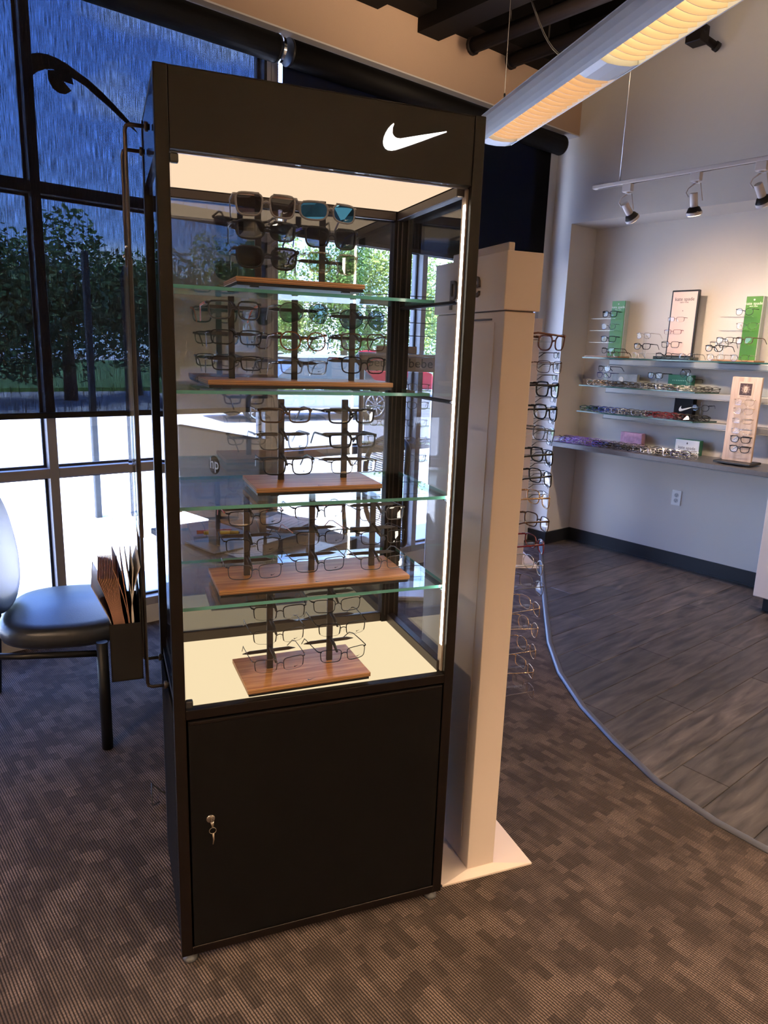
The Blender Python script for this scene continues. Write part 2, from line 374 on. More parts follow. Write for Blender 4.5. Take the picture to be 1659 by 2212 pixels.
# ---- open ceiling: girder, stub joists, pipes
CEILB = M('ceiling_steel_black', (.0045, .0033, .003), .7, 0, .15)
ST('ceiling_beam', MB().box(-4, XF, 3.33, 3.484, 3.385, 3.9), CEILB)
for x0, x1, z0 in ((3.10, 3.27, 3.309), (2.55, 2.80, 3.34), (1.6, 1.85, 3.34)):
    ST('ceiling_joist', MB().box(x0, x1, 1.2, 3.483, z0, 3.75), CEILB)
for x0 in (2.2, 3.4, 4.3):
    ST('ceiling_joist', MB().box(x0, x0+.12, -6, 3.32, 3.62, 3.95), CEILB)
PIPEM = M('pipe_brown_black', (.010, .0065, .0055), .55, 0, .25)
for px, py in ((1030, 96), (1113, 128)):
    p = wy(px, py, 3.30)
    t = thing('ceiling_pipe', 'dark round pipe under the open ceiling, %s the window' % ('nearer the display cabinet, ending at' if px < 1100 else 'second from the cabinet, ending above'), 'pipe', p, 0, 'ceiling pipes')
    MB().tube([(0, .03, 0), (0, -5, 0)], .042, 14).build('pipe_run', PIPEM, t)
    MB().tube([(0, .04, 0), (0, .02, 0)], .05, 14).build('end_fitting', PIPEM, t)
    MB().tube([(0, -.25, .03), (0, -.25, .4)], .006, 6).build('hanger', PIPEM, t)
a, b = wx(1452, 32, 4.35), wx(1551, 103, 4.66)
t = thing('conduit', 'dark bent conduit with junction box high against the back wall', 'conduit', a)
MB().tube([(0, 0, 0), b-a], .022, 10).build('conduit_tube', PIPEM, t)
MB().tube([(b-a)*.93, (b-a)*1.0], .028, 10).build('coupling', PIPEM, t)
q = (b-a)*.55; MB().bbox(q.x-.05, q.x+.05, q.y-.05, q.y+.05, q.z-.06, q.z+.04, .005, 1).build('junction_box', PIPEM, t)
c_ = wx(1525, 60, 4.5)-a; MB().tube([q, c_], .016, 8).build('side_tube', PIPEM, t)
# ---- counter, recess cabinet, shelves
CNT = M('dark_laminate', (.075, .073, .078), .3, 0, .5, var=(40, .25))
t = thing('wall_counter', 'dark grey laminate counter running along the recessed back wall', 'counter', (4.85, 2, 0))
MB().bbox(-.19, .194, -2.5, 1.476, .818, .853, .003, 2).build('worktop', CNT, t)
MB().box(.15, .194, -.25, 1.476, .76, .818).build('wall_cleat', M('cleat_white', (.5, .49, .48), .6), t)
t = thing('base_cabinet', 'white laminate base cabinet under the dark counter at the right edge', 'cabinet', (4.75, 1.3, 0))
CABW = M('cabinet_white', (.55, .51, .49), .5)
MB().bbox(-.215, .29, -.9, .445, .092, .815, .003, 1).build('carcass', CABW, t)
MB().box(-.165, .29, -.9, .40, 0, .092).build('toe_kick', BBM, t)
MB().bbox(-.232, -.216, -.45, .44, .10, .80, .003, 1).build('cabinet_door', CABW, t)
MB().tube([(-.25, .36, .62), (-.25, .36, .74)], .006, 8).build('handle', STEEL, t)
def shelf(label, z, y0, y1, skew):
    t = thing('glass_shelf', label, 'shelf', (5.04, (y0+y1)/2, z), 0, 'glass wall shelves'); h = (y1-y0)/2
    mb = MB(); mb.prism([(-.25, -h), (-.25, h), (-.005, h), (-.005, -h-skew)], -.009, 0, 'z')
    for f in mb.bm.faces: f.material_index = 0 if abs(f.normal.z) > .5 or f.calc_center_median().z in (0,) else 1
    bmesh.ops.recalc_face_normals(mb.bm, faces=mb.bm.faces[:])
    for f in mb.bm.faces: f.material_index = 0 if abs(f.normal.z) > .5 else 1
    mb.build('glass', [SHELFG, M('shelf_edge_dark', (.02, .07, .06), .15, 0, .8)], t)
    r = MB(); r.bbox(-.10, -.003, -h-.9, h-.14, -.052, -.0095, .006, 2); r.build('support_rail', M('rail_satin', (.30, .30, .30), .4, .2), t)
    MB().tube([(-.10, -h-.9, -.0525), (-.10, h-.14, -.0525)], .003, 6).build('rail_lip', M('rail_satin', (.42, .42, .42)), t)
    return t
shelf('highest glass wall shelf holding the green stands and tall framed sign', 1.512, .6, 3.335, 0)
shelf('middle glass wall shelf with pile of clear and dark glasses', 1.302, 2.41, 3.342, .05)
shelf('lowest glass wall shelf with pile of glasses and black box', 1.103, 2.40, 3.342, .05)
# outlet
t = thing('wall_outlet', 'white duplex outlet plate on the wall under the dark counter', 'outlet', (XR, 2.577, .515), 0)
MB().bbox(-.006, -.0005, -.036, .036, -.057, .057, .003, 2).build('cover_plate', WHITEP, t)
for s in (-1, 1):
    f = MB().tube([(-.0055, 0, s*.02), (-.0085, 0, s*.02)], .0165, 16).build('receptacle', M('outlet_grey', (.5, .5, .49), .4), t)
    mb = MB(); mb.box(-.0092, -.0084, -.007, -.005, s*.02-.002, s*.02+.007); mb.box(-.0092, -.0084, .005, .007, s*.02-.002, s*.02+.006); mb.tube([(-.0092, 0, s*.02-.008), (-.0084, 0, s*.02-.008)], .0025, 8)
    mb.build('slot', BLACK2, f)
# ---- pendant lamp (visible) and unseen twins added to light the room
LOUV = EM('lamp_glow', (1.0, .60, .25), 1.3)
LOUV2 = EM('lamp_glow_bright', (1.0, .74, .36), 1.7)
BLADE = M('louver_white', (.85, .70, .52), .5)
PWH = M('pendant_white', (.62, .64, .64), .45)
WARM = (1.0, .74, .50)
def pendant(label, loc, rz, power, segs=2, gap=.16, seg=.93):
    t = thing('pendant_light', label, 'lamp', loc, rz, 'linear pendant lamps')
    L = segs*seg+(segs+1)*gap - .16
    for s in (-1, 1):
        MB().prism([(s*.092, .128), (s*.10, .105), (s*.102, .07), (s*.099, .04), (s*.093, .017), (s*.086, .003), (s*.082, .004), (s*.0805, .128)], 0, L, 'x').build('side_rail', PWH, t)
    MB().box(0, L, -.092, .092, .1282, .133).build('top_plate', PWH, t)
    x = .08
    spans = []
    for k in range(segs): spans.append((x, x+seg)); x += seg+gap
    edges = [0] + [v for sp in spans for v in sp] + [L]
    for a, b in zip(edges[0::2], edges[1::2]):
        MB().prism([(-.080, .006), (-.080, .127), (.080, .127), (.080, .006), (.05, -.004), (0, -.007), (-.05, -.004)], a, b, 'x').build('blank_section', PWH, t)
    for s in (0, L):
        MB().prism([(-.092, .133), (-.10, .105), (-.102, .07), (-.099, .04), (-.093, .017), (-.08, .003), (-.05, -.004), (0, -.007), (.05, -.004), (.08, .003), (.093, .017), (.099, .04), (.102, .07), (.10, .105), (.092, .133)], s-.003, s+.003, 'x').build('end_cap', PWH, t)
    bl = MB(); n = 9
    prof = [(-.079+.158*i/n, -.005+.014*(2*i/n-1)**2) for i in range(n+1)]
    bl.prism(prof + [(.079, .030), (-.079, .030)], -.0012, .0012, 'x'); bme = bl.mesh('louver_blade', BLADE)
    for k, (a, b) in enumerate(spans):
        MB().box(a, b, -.080, .080, .036, .042).build('diffuser', LOUV if k == 0 else LOUV2, t)
        c = int(seg/.048)
        for i in range(1, c): obj('louver_blade', bme, t, (a+seg*i/c, 0, 0))
    for x in (.07, L-.35):
        MB().tube([(x, 0, .15), (x, 0, 1.5)], .0018, 6).build('cable', M('cable_grey', (.03, .026, .024), .5), t)
        MB().tube([(x, 0, .20), (x, -.085, .133)], .002, 5).build('yoke_wire', CHROME, t)
        MB().tube([(x, 0, .20), (x, .085, .133)], .002, 5).build('yoke_wire', CHROME, t)
        MB().tube([(x, 0, .19), (x, 0, .225)], .006, 8).build('grip', CHROME, t)
    up = bpy.data.lights.new('up_light', 'AREA'); up.shape = 'RECTANGLE'; up.size = L-.3; up.size_y = .12; up.energy = 28; up.color = WARM
    uo = bpy.data.objects.new('up_light', up); COL.objects.link(uo); uo.parent = t; uo.location = (L/2, 0, .14); uo.rotation_euler = (math.pi, 0, 0)
    if power:
        for k, (a, b) in enumerate(spans):
            l = bpy.data.lights.new('fill_light', 'AREA'); l.shape = 'RECTANGLE'; l.size = seg-.06; l.size_y = .13; l.energy = power; l.color = WARM  # fill light, only in the added twins
            lo = bpy.data.objects.new('fill_light', l); COL.objects.link(lo); lo.parent = t; lo.location = ((a+b)/2, 0, .034)
    return t
DIRA = math.radians(64.53)
zp = 2.60
e = wz(1072, 312, zp)
pdir = Vector((math.cos(DIRA), math.sin(DIRA), 0))
PEND = pendant('long white louvred pendant lamp hanging above the display cabinet', (e.x, e.y, zp), DIRA+math.pi, 0)
for i, (x, y) in enumerate(((-1.6, 1.2), (.9, -1.2), (-1.2, -2.4), (2.9, -1.8), (3.9, .75))):  # added out of view to brighten the room, the last one for the back wall
    pendant('added unseen pendant lamp for fill light, row %s' % 'abcde'[i], (x, y, 2.9), DIRA+math.pi, 130 if i < 4 else 45)
# loose feed cord of the pendant
pts = [wz(1450/3.072*0+1253, 122, 3.0)]
A_, B_ = wz(1252, 124, 2.70), wz(1148, 0, 3.05)
cp = [A_.lerp(B_, k/10)+Vector((0, 0, -.08*math.sin(math.pi*k/10))) for k in range(11)]
t = thing('lamp_cord', 'thin grey feed cord drooping from the ceiling to the pendant lamp', 'cord', cp[0])
MB().tube([p-cp[0] for p in cp], .004, 6).build('cord_run', M('cord_grey', (.05, .045, .042), .5), t)
# ---- track light
XT = 4.05
t0 = wx(1283, 410, XT); ZTK = t0.z
TRK = M('track_white', (.62, .57, .54), .45)
t = thing('track_light', 'white ceiling-hung track with spot heads in front of the back wall', 'track light', (XT, t0.y, ZTK))
MB().bbox(-.018, .018, -3.2, 0, 0, .022, .002, 1).build('track', TRK, t)
MB().box(-.006, .006, -3.15, -.03, -.0008, .0002).build('track_slot', M('slot_dark', (.06, .05, .05), .5), t)
p = wx(1338, 400, XT); yy = p.y-t0.y
MB().tube([(0, yy, .02), (0, yy, 1.7)], .004, 8).build('stem', STEEL, t)
def head(px, tilt, yawh):
    y = wx(px, 390, XT).y - t0.y
    h = obj('spot_head', None, t, (0, y, 0))
    MB().bbox(-.016, .016, -.03, .03, -.045, .0, .003, 1).build('adapter', TRK, h)
    MB().tube([(0, 0, -.045), (0, 0, -.055)], .012, 10).build('swivel', TRK, h)
    MB().tube([(0, .0, -.055), (.0, .04, -.075), (0, .05, -.10), (0, .03, -.125)], .0045, 8).build('arm', TRK, h)
    MB().tube([(0, 0, -.055), (0, -.03, -.058), (0, -.052, -.15)], .0045, 8, flat=(.4, 1.3)).build('arm', TRK, h)
    R = Matrix.Rotation(yawh, 4, 'Z') @ Matrix.Rotation(-tilt, 4, 'Y')
    c = Vector((0, 0, -.125))
    def part(nm, prof, mat):
        mb = MB(); mb.lathe(prof, 20); mb.bm.transform(Matrix.Translation(c) @ R); return mb.build(nm, mat, h)
    part('lamp_holder', [(.020, .02), (.021, .018), (.021, -.05), (.019, -.052)], TRK)
    part('cooling_fins', [(.021, -.052), (.030, -.056), (.039, -.075), (.041, -.078)], M('heat_sink', (.02, .018, .017), .35, .3))
    part('bezel', [(.041, -.078), (.043, -.08), (.043, -.095), (.036, -.096)], TRK)
    part('bulb_face', [(.001, -.0955), (.034, -.0975), (.034, -.099), (.001, -.099)], EM('bulb_warm', (1, .75, .5), 3.0))
    l = bpy.data.lights.new('spot_bulb', 'SPOT'); l.energy = 34; l.color = (1, .74, .54); l.spot_size = 2.1; l.spot_blend = 1.0; l.shadow_soft_size = .03
    lo = bpy.data.objects.new('spot_bulb', l); COL.objects.link(lo); lo.parent = h
    lo.matrix_local = Matrix.Translation(c) @ R @ Matrix.Translation((0, 0, -.105))
for px, ti, ya in ((1358, .75, -.25), (1503, .35, .1), (1642, .7, -.2), (1790, .6, .1)): head(px, ti, ya)
# ================================================================== EYEGLASSES
SHAPES = {  # a, b, exponent, lens centre x, top widening, outer upsweep, droop
 'rect':   (.0262, .0165, 4.2, .0345, .06, 0, 0), 'square': (.0255, .0205, 3.6, .0345, .07, 0, 0), 'round': (.0238, .0215, 2.25, .0335, .03, 0, 0),
 'cat':    (.0262, .0205, 2.7, .0345, .08, .004, 0), 'sport': (.0290, .0190, 2.8, .0355, .05, .003, 0), 'aviator': (.0280, .0245, 2.2, .0350, .10, 0, .004),
 'way':    (.0278, .0232, 3.4, .0365, .09, .002, 0),
 'half':   (.0262, .0165, 4.0, .0345, .05, 0, 0)}
def outline(kind, n=26):
    a, b, e, cx, k, up, dr = SHAPES[kind]; P = []
    for i in range(n):
        t = 2*math.pi*i/n; c, s = math.cos(t), math.sin(t)
        x = a*math.copysign(abs(c)**(2/e), c); z = b*math.copysign(abs(s)**(2/e), s)
        x *= 1 + k*z/b
        if x > 0 and z > 0: z += up*(x/a)**2
        if dr and z < 0: x += dr*(z/b)**2*1.2
        P.append((cx+x, z-.004))
    return P
GC = {}
def gl_meshes(kind, fat, folded=False):
    key = (kind, fat, folded)
    if key in GC: return GC[key]
    a, b, e, cx, k, up, dr = SHAPES[kind]
    th = {'thick': .0023, 'mid': .0018, 'thin': .0010}[fat]; dep = {'thick': 1.1, 'mid': 1.2, 'thin': 1.3}[fat]
    R = outline(kind); WR = 5.5 if kind in ('sport', 'aviator') else 2.6
    def bend(bm):
        for v in bm.verts: v.co.y += WR*v.co.x**2 if v.co.y < .02 else WR*(cx+a)**2
    top = max(z for x, z in R); inx = min(x for x, z in R); outx = max(x for x, z in R)
    zt = top-.005 if kind != 'aviator' else top-.009
    fr = MB()
    for s in (1, -1):
        P = [(s*x, 0, z) for x, z in R]
        if kind == 'half':
            n = len(P); h = [P[i % n] for i in range(-2, n//2+3)]
            fr.tube(h, .0013, 6, flat=(1, dep)); lo = [P[i] for i in range(n//2+2, n-1)]; fr.tube(lo, .0004, 4)
        else: fr.tube(P, th, 6, closed=True, flat=(1, dep))
        # brow thickening and end piece
        if fat == 'thick':
            fr.tube([(s*(cx-a*.75), -.0005, zt+.004), (s*cx, -.0007, top-.0005), (s*(cx+a*.8), -.0005, zt+.0035)], .0026, 6)
        fr.tube([(s*(outx-.003), 0, zt), (s*(outx+.004), .001, zt+.0005), (s*(outx+.0055), .006, zt+.0005)], th*1.2+.0004, 6, flat=(1.2, .9))
    zb = .0015 if kind != 'aviator' else .004
    fr.tube([(-inx-.0005, 0, zb-.003), (-inx*.5, -.0008, zb+.0005), (0, -.001, zb+.0015), (inx*.5, -.0008, zb+.0005), (inx+.0005, 0, zb-.003)], th*1.15, 6)
    if kind == 'aviator': fr.tube([(-cx*.9, -.0005, top-.0008), (0, -.0015, top+.0005), (cx*.9, -.0005, top-.0008)], .0008, 6)
    bend(fr.bm); D = {}
    lens = []
    for s in (1, -1):
        l = MB(); l.face([(s*x, .0003, z) for x, z in R]); bend(l.bm); lens.append(l)
    pads = []
    for s in (1, -1):
        p = MB(); p.tube([(s*(inx-.001), .001, -.006), (s*(inx-.004), .004, -.007)], .0005, 5); p.lathe([(.0005, -.005), (.0018, -.003), (.002, 0), (.0018, .003), (.0005, .005)], 8, (s*(inx-.0045), .0045, -.008)); bend(p.bm); pads.append(p)
    tem = []
    hx, hy = outx+.0055, .006+WR*(outx+.005)**2
    tt = {'thick': (.0034, .45), 'mid': (.0030, .42), 'thin': (.0014, .8)}[fat]
    for s in (1, -1):
        p = MB()
        if not folded:
            q = [(s*hx, hy, zt), (s*(hx+.001), hy+.03, zt), (s*(hx+.001), hy+.085, zt-.001), (s*(hx-.002), hy+.105, zt-.006), (s*(hx-.006), hy+.138, zt-.034)]
            p.tube(q, [tt[0], tt[0]*.95, tt[0]*.85, tt[0]*.95, tt[0]*1.05], 6, flat=(1, tt[1]))
        else:
            o = .004 if s > 0 else .009
            q = [(s*hx, hy, zt), (s*(hx-.012), hy+o, zt), (s*(hx-.09), hy+o+.003, zt-.004), (s*(hx-.115), hy+o+.002, zt-.022)]
            p.tube(q, tt[0]*.9, 5, flat=(1, tt[1]))
        tem.append(p)
    if folded or fat == 'lite': pass
    D['frame'] = fr; D['lens'] = lens; D['temple'] = tem; D['pad'] = pads
    if folded:
        one = MB(); one.join(fr.bm)
        for p in tem: one.join(p.bm)
        one.mi = 1
        for p in lens: one.join(p.bm)
        for p in pads: p.bm.free()
        GC[key] = one.mesh('eyeglasses_folded', [BLACK2, GLASS]); return GC[key]
    GC[key] = dict(frame=fr.mesh('frame_front', BLACK2), lens=[p.mesh('lens', GLASS) for p in lens], temple=[p.mesh('temple', BLACK2) for p in tem], pad=[p.mesh('nose_pad', GLASS) for p in pads])
    return GC[key]
def gl_single(kind, fat):
    """open glasses in one mesh, for far away copies"""
    key = (kind, fat, 'single')
    if key in GC: return GC[key]
    d = gl_meshes(kind, fat); b = MB()
    for me, mi in [(d['frame'], 0)]+[(q, 0) for q in d['temple']]+[(q, 1) for q in d['lens']]:
        t = bmesh.new(); t.from_mesh(me); b.mi = mi; b.join(t)
    GC[key] = b.mesh('eyeglasses', [BLACK2, GLASS]); return GC[key]
def setm(o, *ms):
    for i, q in enumerate(ms):
        if q is None: continue
        o.material_slots[i].link = 'OBJECT'; o.material_slots[i].material = q
    return o
# frame finishes
FM = {
 'black': M('frame_black', (.007, .007, .008), .25, 0, .35), 'matte black': M('frame_matte_black', (.010, .010, .011), .5, 0, .3), 'charcoal': M('frame_charcoal', (.055, .050, .048), .4),
 'grey': M('frame_grey', (.16, .14, .135), .35), 'tortoise': M('frame_tortoise', (.20, .075, .020), .22, var=(90, .85)), 'dark tortoise': M('frame_dark_tortoise', (.07, .035, .018), .22, var=(110, .9)),
 'crystal': GL('frame_crystal', (.78, .74, .68), .12), 'smoke crystal': GL('frame_smoke_crystal', (.45, .46, .47), .10), 'red brown': M('frame_red_brown', (.10, .032, .022), .25, var=(60, .7)),
 'gunmetal': M('frame_gunmetal', (.10, .095, .09), .3, .7), 'silver': M('frame_silver', (.55, .54, .53), .25, .9), 'gold': M('frame_gold', (.62, .42, .25), .25, .9),
 'navy': M('frame_navy', (.02, .025, .12), .3), 'burgundy': M('frame_burgundy', (.14, .012, .018), .25), 'brown': M('frame_brown', (.085, .05, .035), .3),
 'purple': M('frame_purple', (.16, .04, .32), .3), 'blue': M('frame_blue', (.03, .07, .35), .3), 'white': M('frame_white', (.6, .58, .57), .3), 'lavender': M('frame_lavender', (.30, .24, .42), .3), 'green': M('frame_green', (.05, .22, .06), .3)}
TM = {'orange': M('tip_orange', (.75, .16, .06), .4), 'red': M('tip_red', (.55, .04, .04), .35), 'blue': M('tip_blue', (.03, .03, .45), .35), 'coral': M('tip_coral', (.55, .20, .15), .35), 'rust': M('tip_rust', (.40, .09, .03), .3)}
LM = {'clear': GL('demo_lens', (.965, .97, .965), .045), 'dark': GL('sun_lens_dark', (.075, .075, .085), .05), 'brown': GL('sun_lens_brown', (.11, .065, .055), .05), 'green': GL('sun_lens_olive', (.30, .34, .22), .05),
      'grey green': GL('sun_lens_grey_green', (.13, .20, .19), .05), 'blue grey': GL('sun_lens_blue_grey', (.25, .31, .42), .06), 'mirror': GL('sun_lens_mirror_blue', (.02, .05, .09), .55, .03, (.10, .48, 1.0))}
# swoosh outline, taken from the lit logo on the cabinet head
_sw = [(215, 818), (218, 824), (208, 850), (207, 885), (214, 900), (225, 911), (240, 918), (260, 920), (290, 915), (400, 897), (480, 885), (565, 872), (567, 878), (480, 908), (400, 938), (320, 966), (260, 986), (230, 995), (205, 999), (180, 996), (162, 985), (150, 965), (147, 940), (152, 910), (164, 880), (182, 850), (200, 830)]
_s3 = [cbY(780+x/3.072, y/3.072, 0) for x, y in _sw]
SWX = sum(p[0] for p in _s3)/len(_s3); SWZ = sum(p[2] for p in _s3)/len(_s3)
SWOOSH = [(p[0]-SWX, p[2]-SWZ) for p in _s3]
def swoosh(size, y0, y1):
    w0 = max(p[0] for p in SWOOSH)-min(p[0] for p in SWOOSH)
    return MB().prism([(x*size/w0, z*size/w0) for x, z in SWOOSH], y0, y1, 'y')
mark_me = swoosh(.0105, 0, .0002).mesh('lens_mark', M('lens_print', (.012, .012, .014), .5))
def glasses(label, loc, rz, kind, fat, fcol, lens, tips=None, rx=0, group=None, mark=True, sc=1.0):
    d = gl_meshes(kind, fat); t = thing('sunglasses' if lens != 'clear' else 'eyeglasses', label, 'sunglasses' if lens != 'clear' else 'glasses', loc, 0, group)
    t.rotation_euler = (rx, 0, rz); t.scale = (sc, sc, sc)
    setm(obj('frame_front', d['frame'], t), FM[fcol])
    for i in (0, 1):
        l = setm(obj('lens', d['lens'][i], t), LM[lens])
        setm(obj('temple', d['temple'][i], t), TM[tips] if tips else FM[fcol])
        if fat == 'thin' or kind == 'half': setm(obj('nose_pad', d['pad'][i], t), LM['clear'])
        if i == 0 and mark:
            a, b, e, cx, *_ = SHAPES[kind]; WR = 5.5 if kind in ('sport', 'aviator') else 2.6
            o = obj('lens_mark', mark_me, l, (cx+.004, WR*(cx+.004)**2-.0012, -.0135 if kind in ('rect', 'half') else -.016))
            o.rotation_euler = (0, 0, 2*WR*cx)
            if lens != 'clear': setm(o, M('lens_print_pale', (.6, .62, .65), .4))
    return t
# ================================================================== DISPLAY CABINET
W, D, H, ZB = .7057, .4275, 2.0177, .026
Z1, ZF = 1.8717, .690
cab = thing('display_cabinet', 'tall black lit glass display cabinet with wood risers of glasses inside', 'cabinet', CO, TH)
def part(name, mb, mat, parent=cab, **k): return mb.build(name, mat, parent, **k)
pwid = .026
for x0, x1, y0, y1 in ((0, pwid, 0, pwid), (W-pwid, W, 0, pwid), (0, pwid, D-.034, D), (W-.054, W, D-.036, D)):
    part('post', MB().bbox(x0, x1, y0, y1, ZB, H, .0012, 1), BLACK)
for x0 in (W-.046, W-.034, W-.016): part('post_groove', MB().box(x0, x0+.003, D-.038, D-.0355, ZF+.02, Z1), BRONZE)
part('header_panel', MB().bbox(pwid+.0006, W-pwid-.0006, .0015, .02, Z1, H-.002, .0012, 1), BLACK)
part('header_side', MB().box(.002, .012, pwid, D-.034, Z1-.0, H-.003), M('gloss_dark_panel', (.02, .02, .026), .12, 0, .5))
part('header_side', MB().box(W-.012, W-.002, pwid, D-.036, Z1, H-.003), BLACK)
part('header_back', MB().box(pwid, W-.054, D-.016, D-.002, Z1, H-.003), BLACK)
part('top_panel', MB().box(.001, W-.001, .003, D-.001, H-.003, H), BLACK)
part('light_ceiling', MB().box(pwid, .655, .0205, .383, Z1+.003, Z1+.008), EM('cabinet_ceiling_glow', (1.0, .73, .50), .62))
part('ceiling_rail', MB().box(pwid, W-pwid, .0202, .0245, Z1-.003, Z1+.001), STEEL)
for x0, x1 in ((.656, .6797), (.012, .030)): part('ceiling_rail', MB().bbox(x0, x1, .026, D-.036, Z1-.020, Z1+.002, .002, 1), BRONZE)
part('ceiling_rail', MB().bbox(.03, W-.054, .384, .400, Z1-.020, Z1+.002, .002, 1), BRONZE)
# lit floor of the showcase
part('light_floor', MB().box(.028, .668, .0245, .398, ZF-.006, ZF), EM('cabinet_floor_glow', (1.0, .79, .49), .59))
part('front_rail', MB().bbox(pwid, W-pwid, 0, .0242, .664, ZF-.002, .0015, 1), BLACK)
for x0, x1 in ((.6685, .690), (.014, .0275)): part('floor_rail', MB().bbox(x0, x1, .026, D-.036, ZF-.004, ZF+.026, .002, 1), BRONZE)
part('floor_rail', MB().bbox(.0275, W-.054, .399, .416, ZF-.004, ZF+.028, .002, 1), BRONZE)
# panes
part('glass_pane', MB().box(.010, .0145, pwid, D-.034, ZF+.001, Z1), GL('side_glass', (.90, .92, .92), .06))
part('glass_pane', MB().box(.692, .6965, pwid, D-.036, ZF+.001, Z1), GL('side_glass'))
part('glass_pane', MB().box(pwid, W-.054, .405, .4095, ZF+.001, Z1), GL('back_glass', (.80, .81, .80), .15))
gd = part('glass_door', MB().box(pwid+.002, W-pwid-.002, .0025, .0065, ZF, Z1-.002), GL('front_glass', (.985, .99, .985), .012))
for zc in (Z1-.016, ZF+.012): part('hinge_clip', MB().bbox(pwid+.0005, pwid+.017, .0, .014, zc-.009, zc+.009, .003, 2), BLACK2, gd)
# LED strip on the right front post
ch = part('led_channel', MB().box(.6746, .6796, .0155, .0365, ZF+.002, Z1-.004), M('led_channel_alu', (.50, .40, .32), .4, .2))
part('led_strip', MB().box(.6731, .6745, .0160, .0262, .765, 1.835), EM('led_white', (1.0, .90, .76), 16.0), ch)
# base
part('base_side', MB().box(.0015, .006, pwid, D-.034, .05, .664), None or M('ribbed', (.006, .006, .007), .7, 0, .0))
mb = MB()
for k in range(92): z = .055+.0066*k; mb.prism([(.0015, z), (-.0005, z+.002), (-.0005, z+.0035), (.0015, z+.0055)], pwid+.002, D-.036, 'y')
part('side_louvre', mb, M('louvre_black', (.012, .012, .014), .7, 0, .0), kind='stuff')
part('base_side', MB().box(W-.006, W-.0015, pwid, D-.036, .05, .664), BLACK)
part('base_back', MB().box(pwid, W-.054, D-.01, D-.002, .05, .664), BLACK)
part('base_floor', MB().box(.006, W-.006, .022, D-.01, .04, .05), BLACK)
part('base_deck', MB().box(.006, W-.006, .0245, D-.01, .660, ZF-.0065), BLACK)
part('bottom_rail', MB().bbox(pwid, W-pwid, 0, .02, ZB, .049, .0012, 1), BLACK)
door = part('base_door', MB().bbox(.0305, .6755, -.0005, .017, .0515, .659, .0022, 2), DOORM)
part('door_pull_lip', MB().bbox(.034, .672, -.0025, 0, .6515, .6585, .001, 1), BLACK, door)
lk = part('lock', MB().lathe([(.001, -.0035), (.0085, -.0035), (.0105, -.002), (.0108, 0)], 24, (.0762, -.0005, .400), 'y'), M('lock_nickel', (.42, .36, .30), .25, .9), door)
key = thing('key', 'small nickel key with ring hanging from the cabinet lock', 'key', C(.0775, -.006, .398), TH)
KM = M('key_nickel', (.45, .38, .30), .28, .9)
MB().box(-.0006, .0006, -.012, .004, -.004, .004).build('key_blade', KM, key)
MB().tube([(0, -.011, .004), (0.0015, -.011, -.013)], [.0045, .0016], 8, flat=(1, .3)).build('key_bow', KM, key)
MB().tube([(.001+.008*math.cos(2*math.pi*k/20), -.011, -.020+.008*math.sin(2*math.pi*k/20)) for k in range(20)], .0007, 6, closed=True).build('key_ring', KM, key)
MB().tube([(.002, -.011, -.027), (.003, -.0105, -.045), (.001, -.010, -.058)], [.0025, .0022, .001], 6, flat=(1, .3)).build('spare_key', KM, key)
for x, y in ((.022, .022), (W-.022, .022), (.022, D-.022), (W-.022, D-.022)):
    part('foot', MB().lathe([(.006, .026), (.006, .012), (.016, .010), (.018, .004), (.018, 0)], 20, (x, y, 0)), M('foot_grey', (.05, .048, .048), .45))
part('swoosh_logo', (lambda b: b)(MB().prism([(x+SWX, z+SWZ) for x, z in SWOOSH], -.0015, .0014, 'y')), EM('logo_white', (1, .98, .92), 1.7))
# shelves
for z, yf in ((1.636, .195), (1.400, .195), (1.158, .026), (.924, .032)):
    mb = MB(); mb.box(.0155, .6895, yf, .404, z-.008, z)
    bmesh.ops.recalc_face_normals(mb.bm, faces=mb.bm.faces[:])
    for f in mb.bm.faces: f.material_index = 0 if abs(f.normal.z) > .5 else 1
    sh = part('shelf', mb, [SHELFG, TEAL])
    part('shelf_bar', MB().bbox(.676, .690, .022, .400, z-.017, z-.0085, .002, 1), BLACK, sh)
    part('shelf_clip', MB().bbox(.0155, .034, yf+.01, yf+.022, z-.013, z-.0085, .001, 1), STEEL, sh)
    part('shelf_clip', MB().bbox(.667, .678, .020, .030, z-.0135, z-.0085, .001, 1), STEEL, sh)
# ================================================================== RISERS WITH GLASSES
RW = wood('riser_oak', (.50, .18, .05), (.78, .39, .14), (2.0, 26, 26), .42)
PLY = M('ply_edge', (.36, .16, .06), .5, var=(4, .25))
def ply():
    m = bpy.data.materials.new('ply_layers'); m.use_nodes = True; t = m.node_tree; p = t.nodes['Principled BSDF']
    c = N(t, 'ShaderNodeTexCoord'); wv = N(t, 'ShaderNodeTexWave', bands_direction='Z'); wv.inputs['Scale'].default_value = 75; wv.inputs['Distortion'].default_value = .15
    t.links.new(c.outputs['Object'], wv.inputs['Vector']); r = N(t, 'ShaderNodeValToRGB'); r.color_ramp.elements[0].color = (.20, .075, .025, 1); r.color_ramp.elements[1].color = (.62, .33, .14, 1)
    t.links.new(wv.outputs['Fac'], r.inputs[0]); t.links.new(r.outputs[0], p.inputs['Base Color']); p.inputs['Roughness'].default_value = .5; return m
PLYL = ply()
POSTM = M('riser_post', (.030, .024, .022), .45)
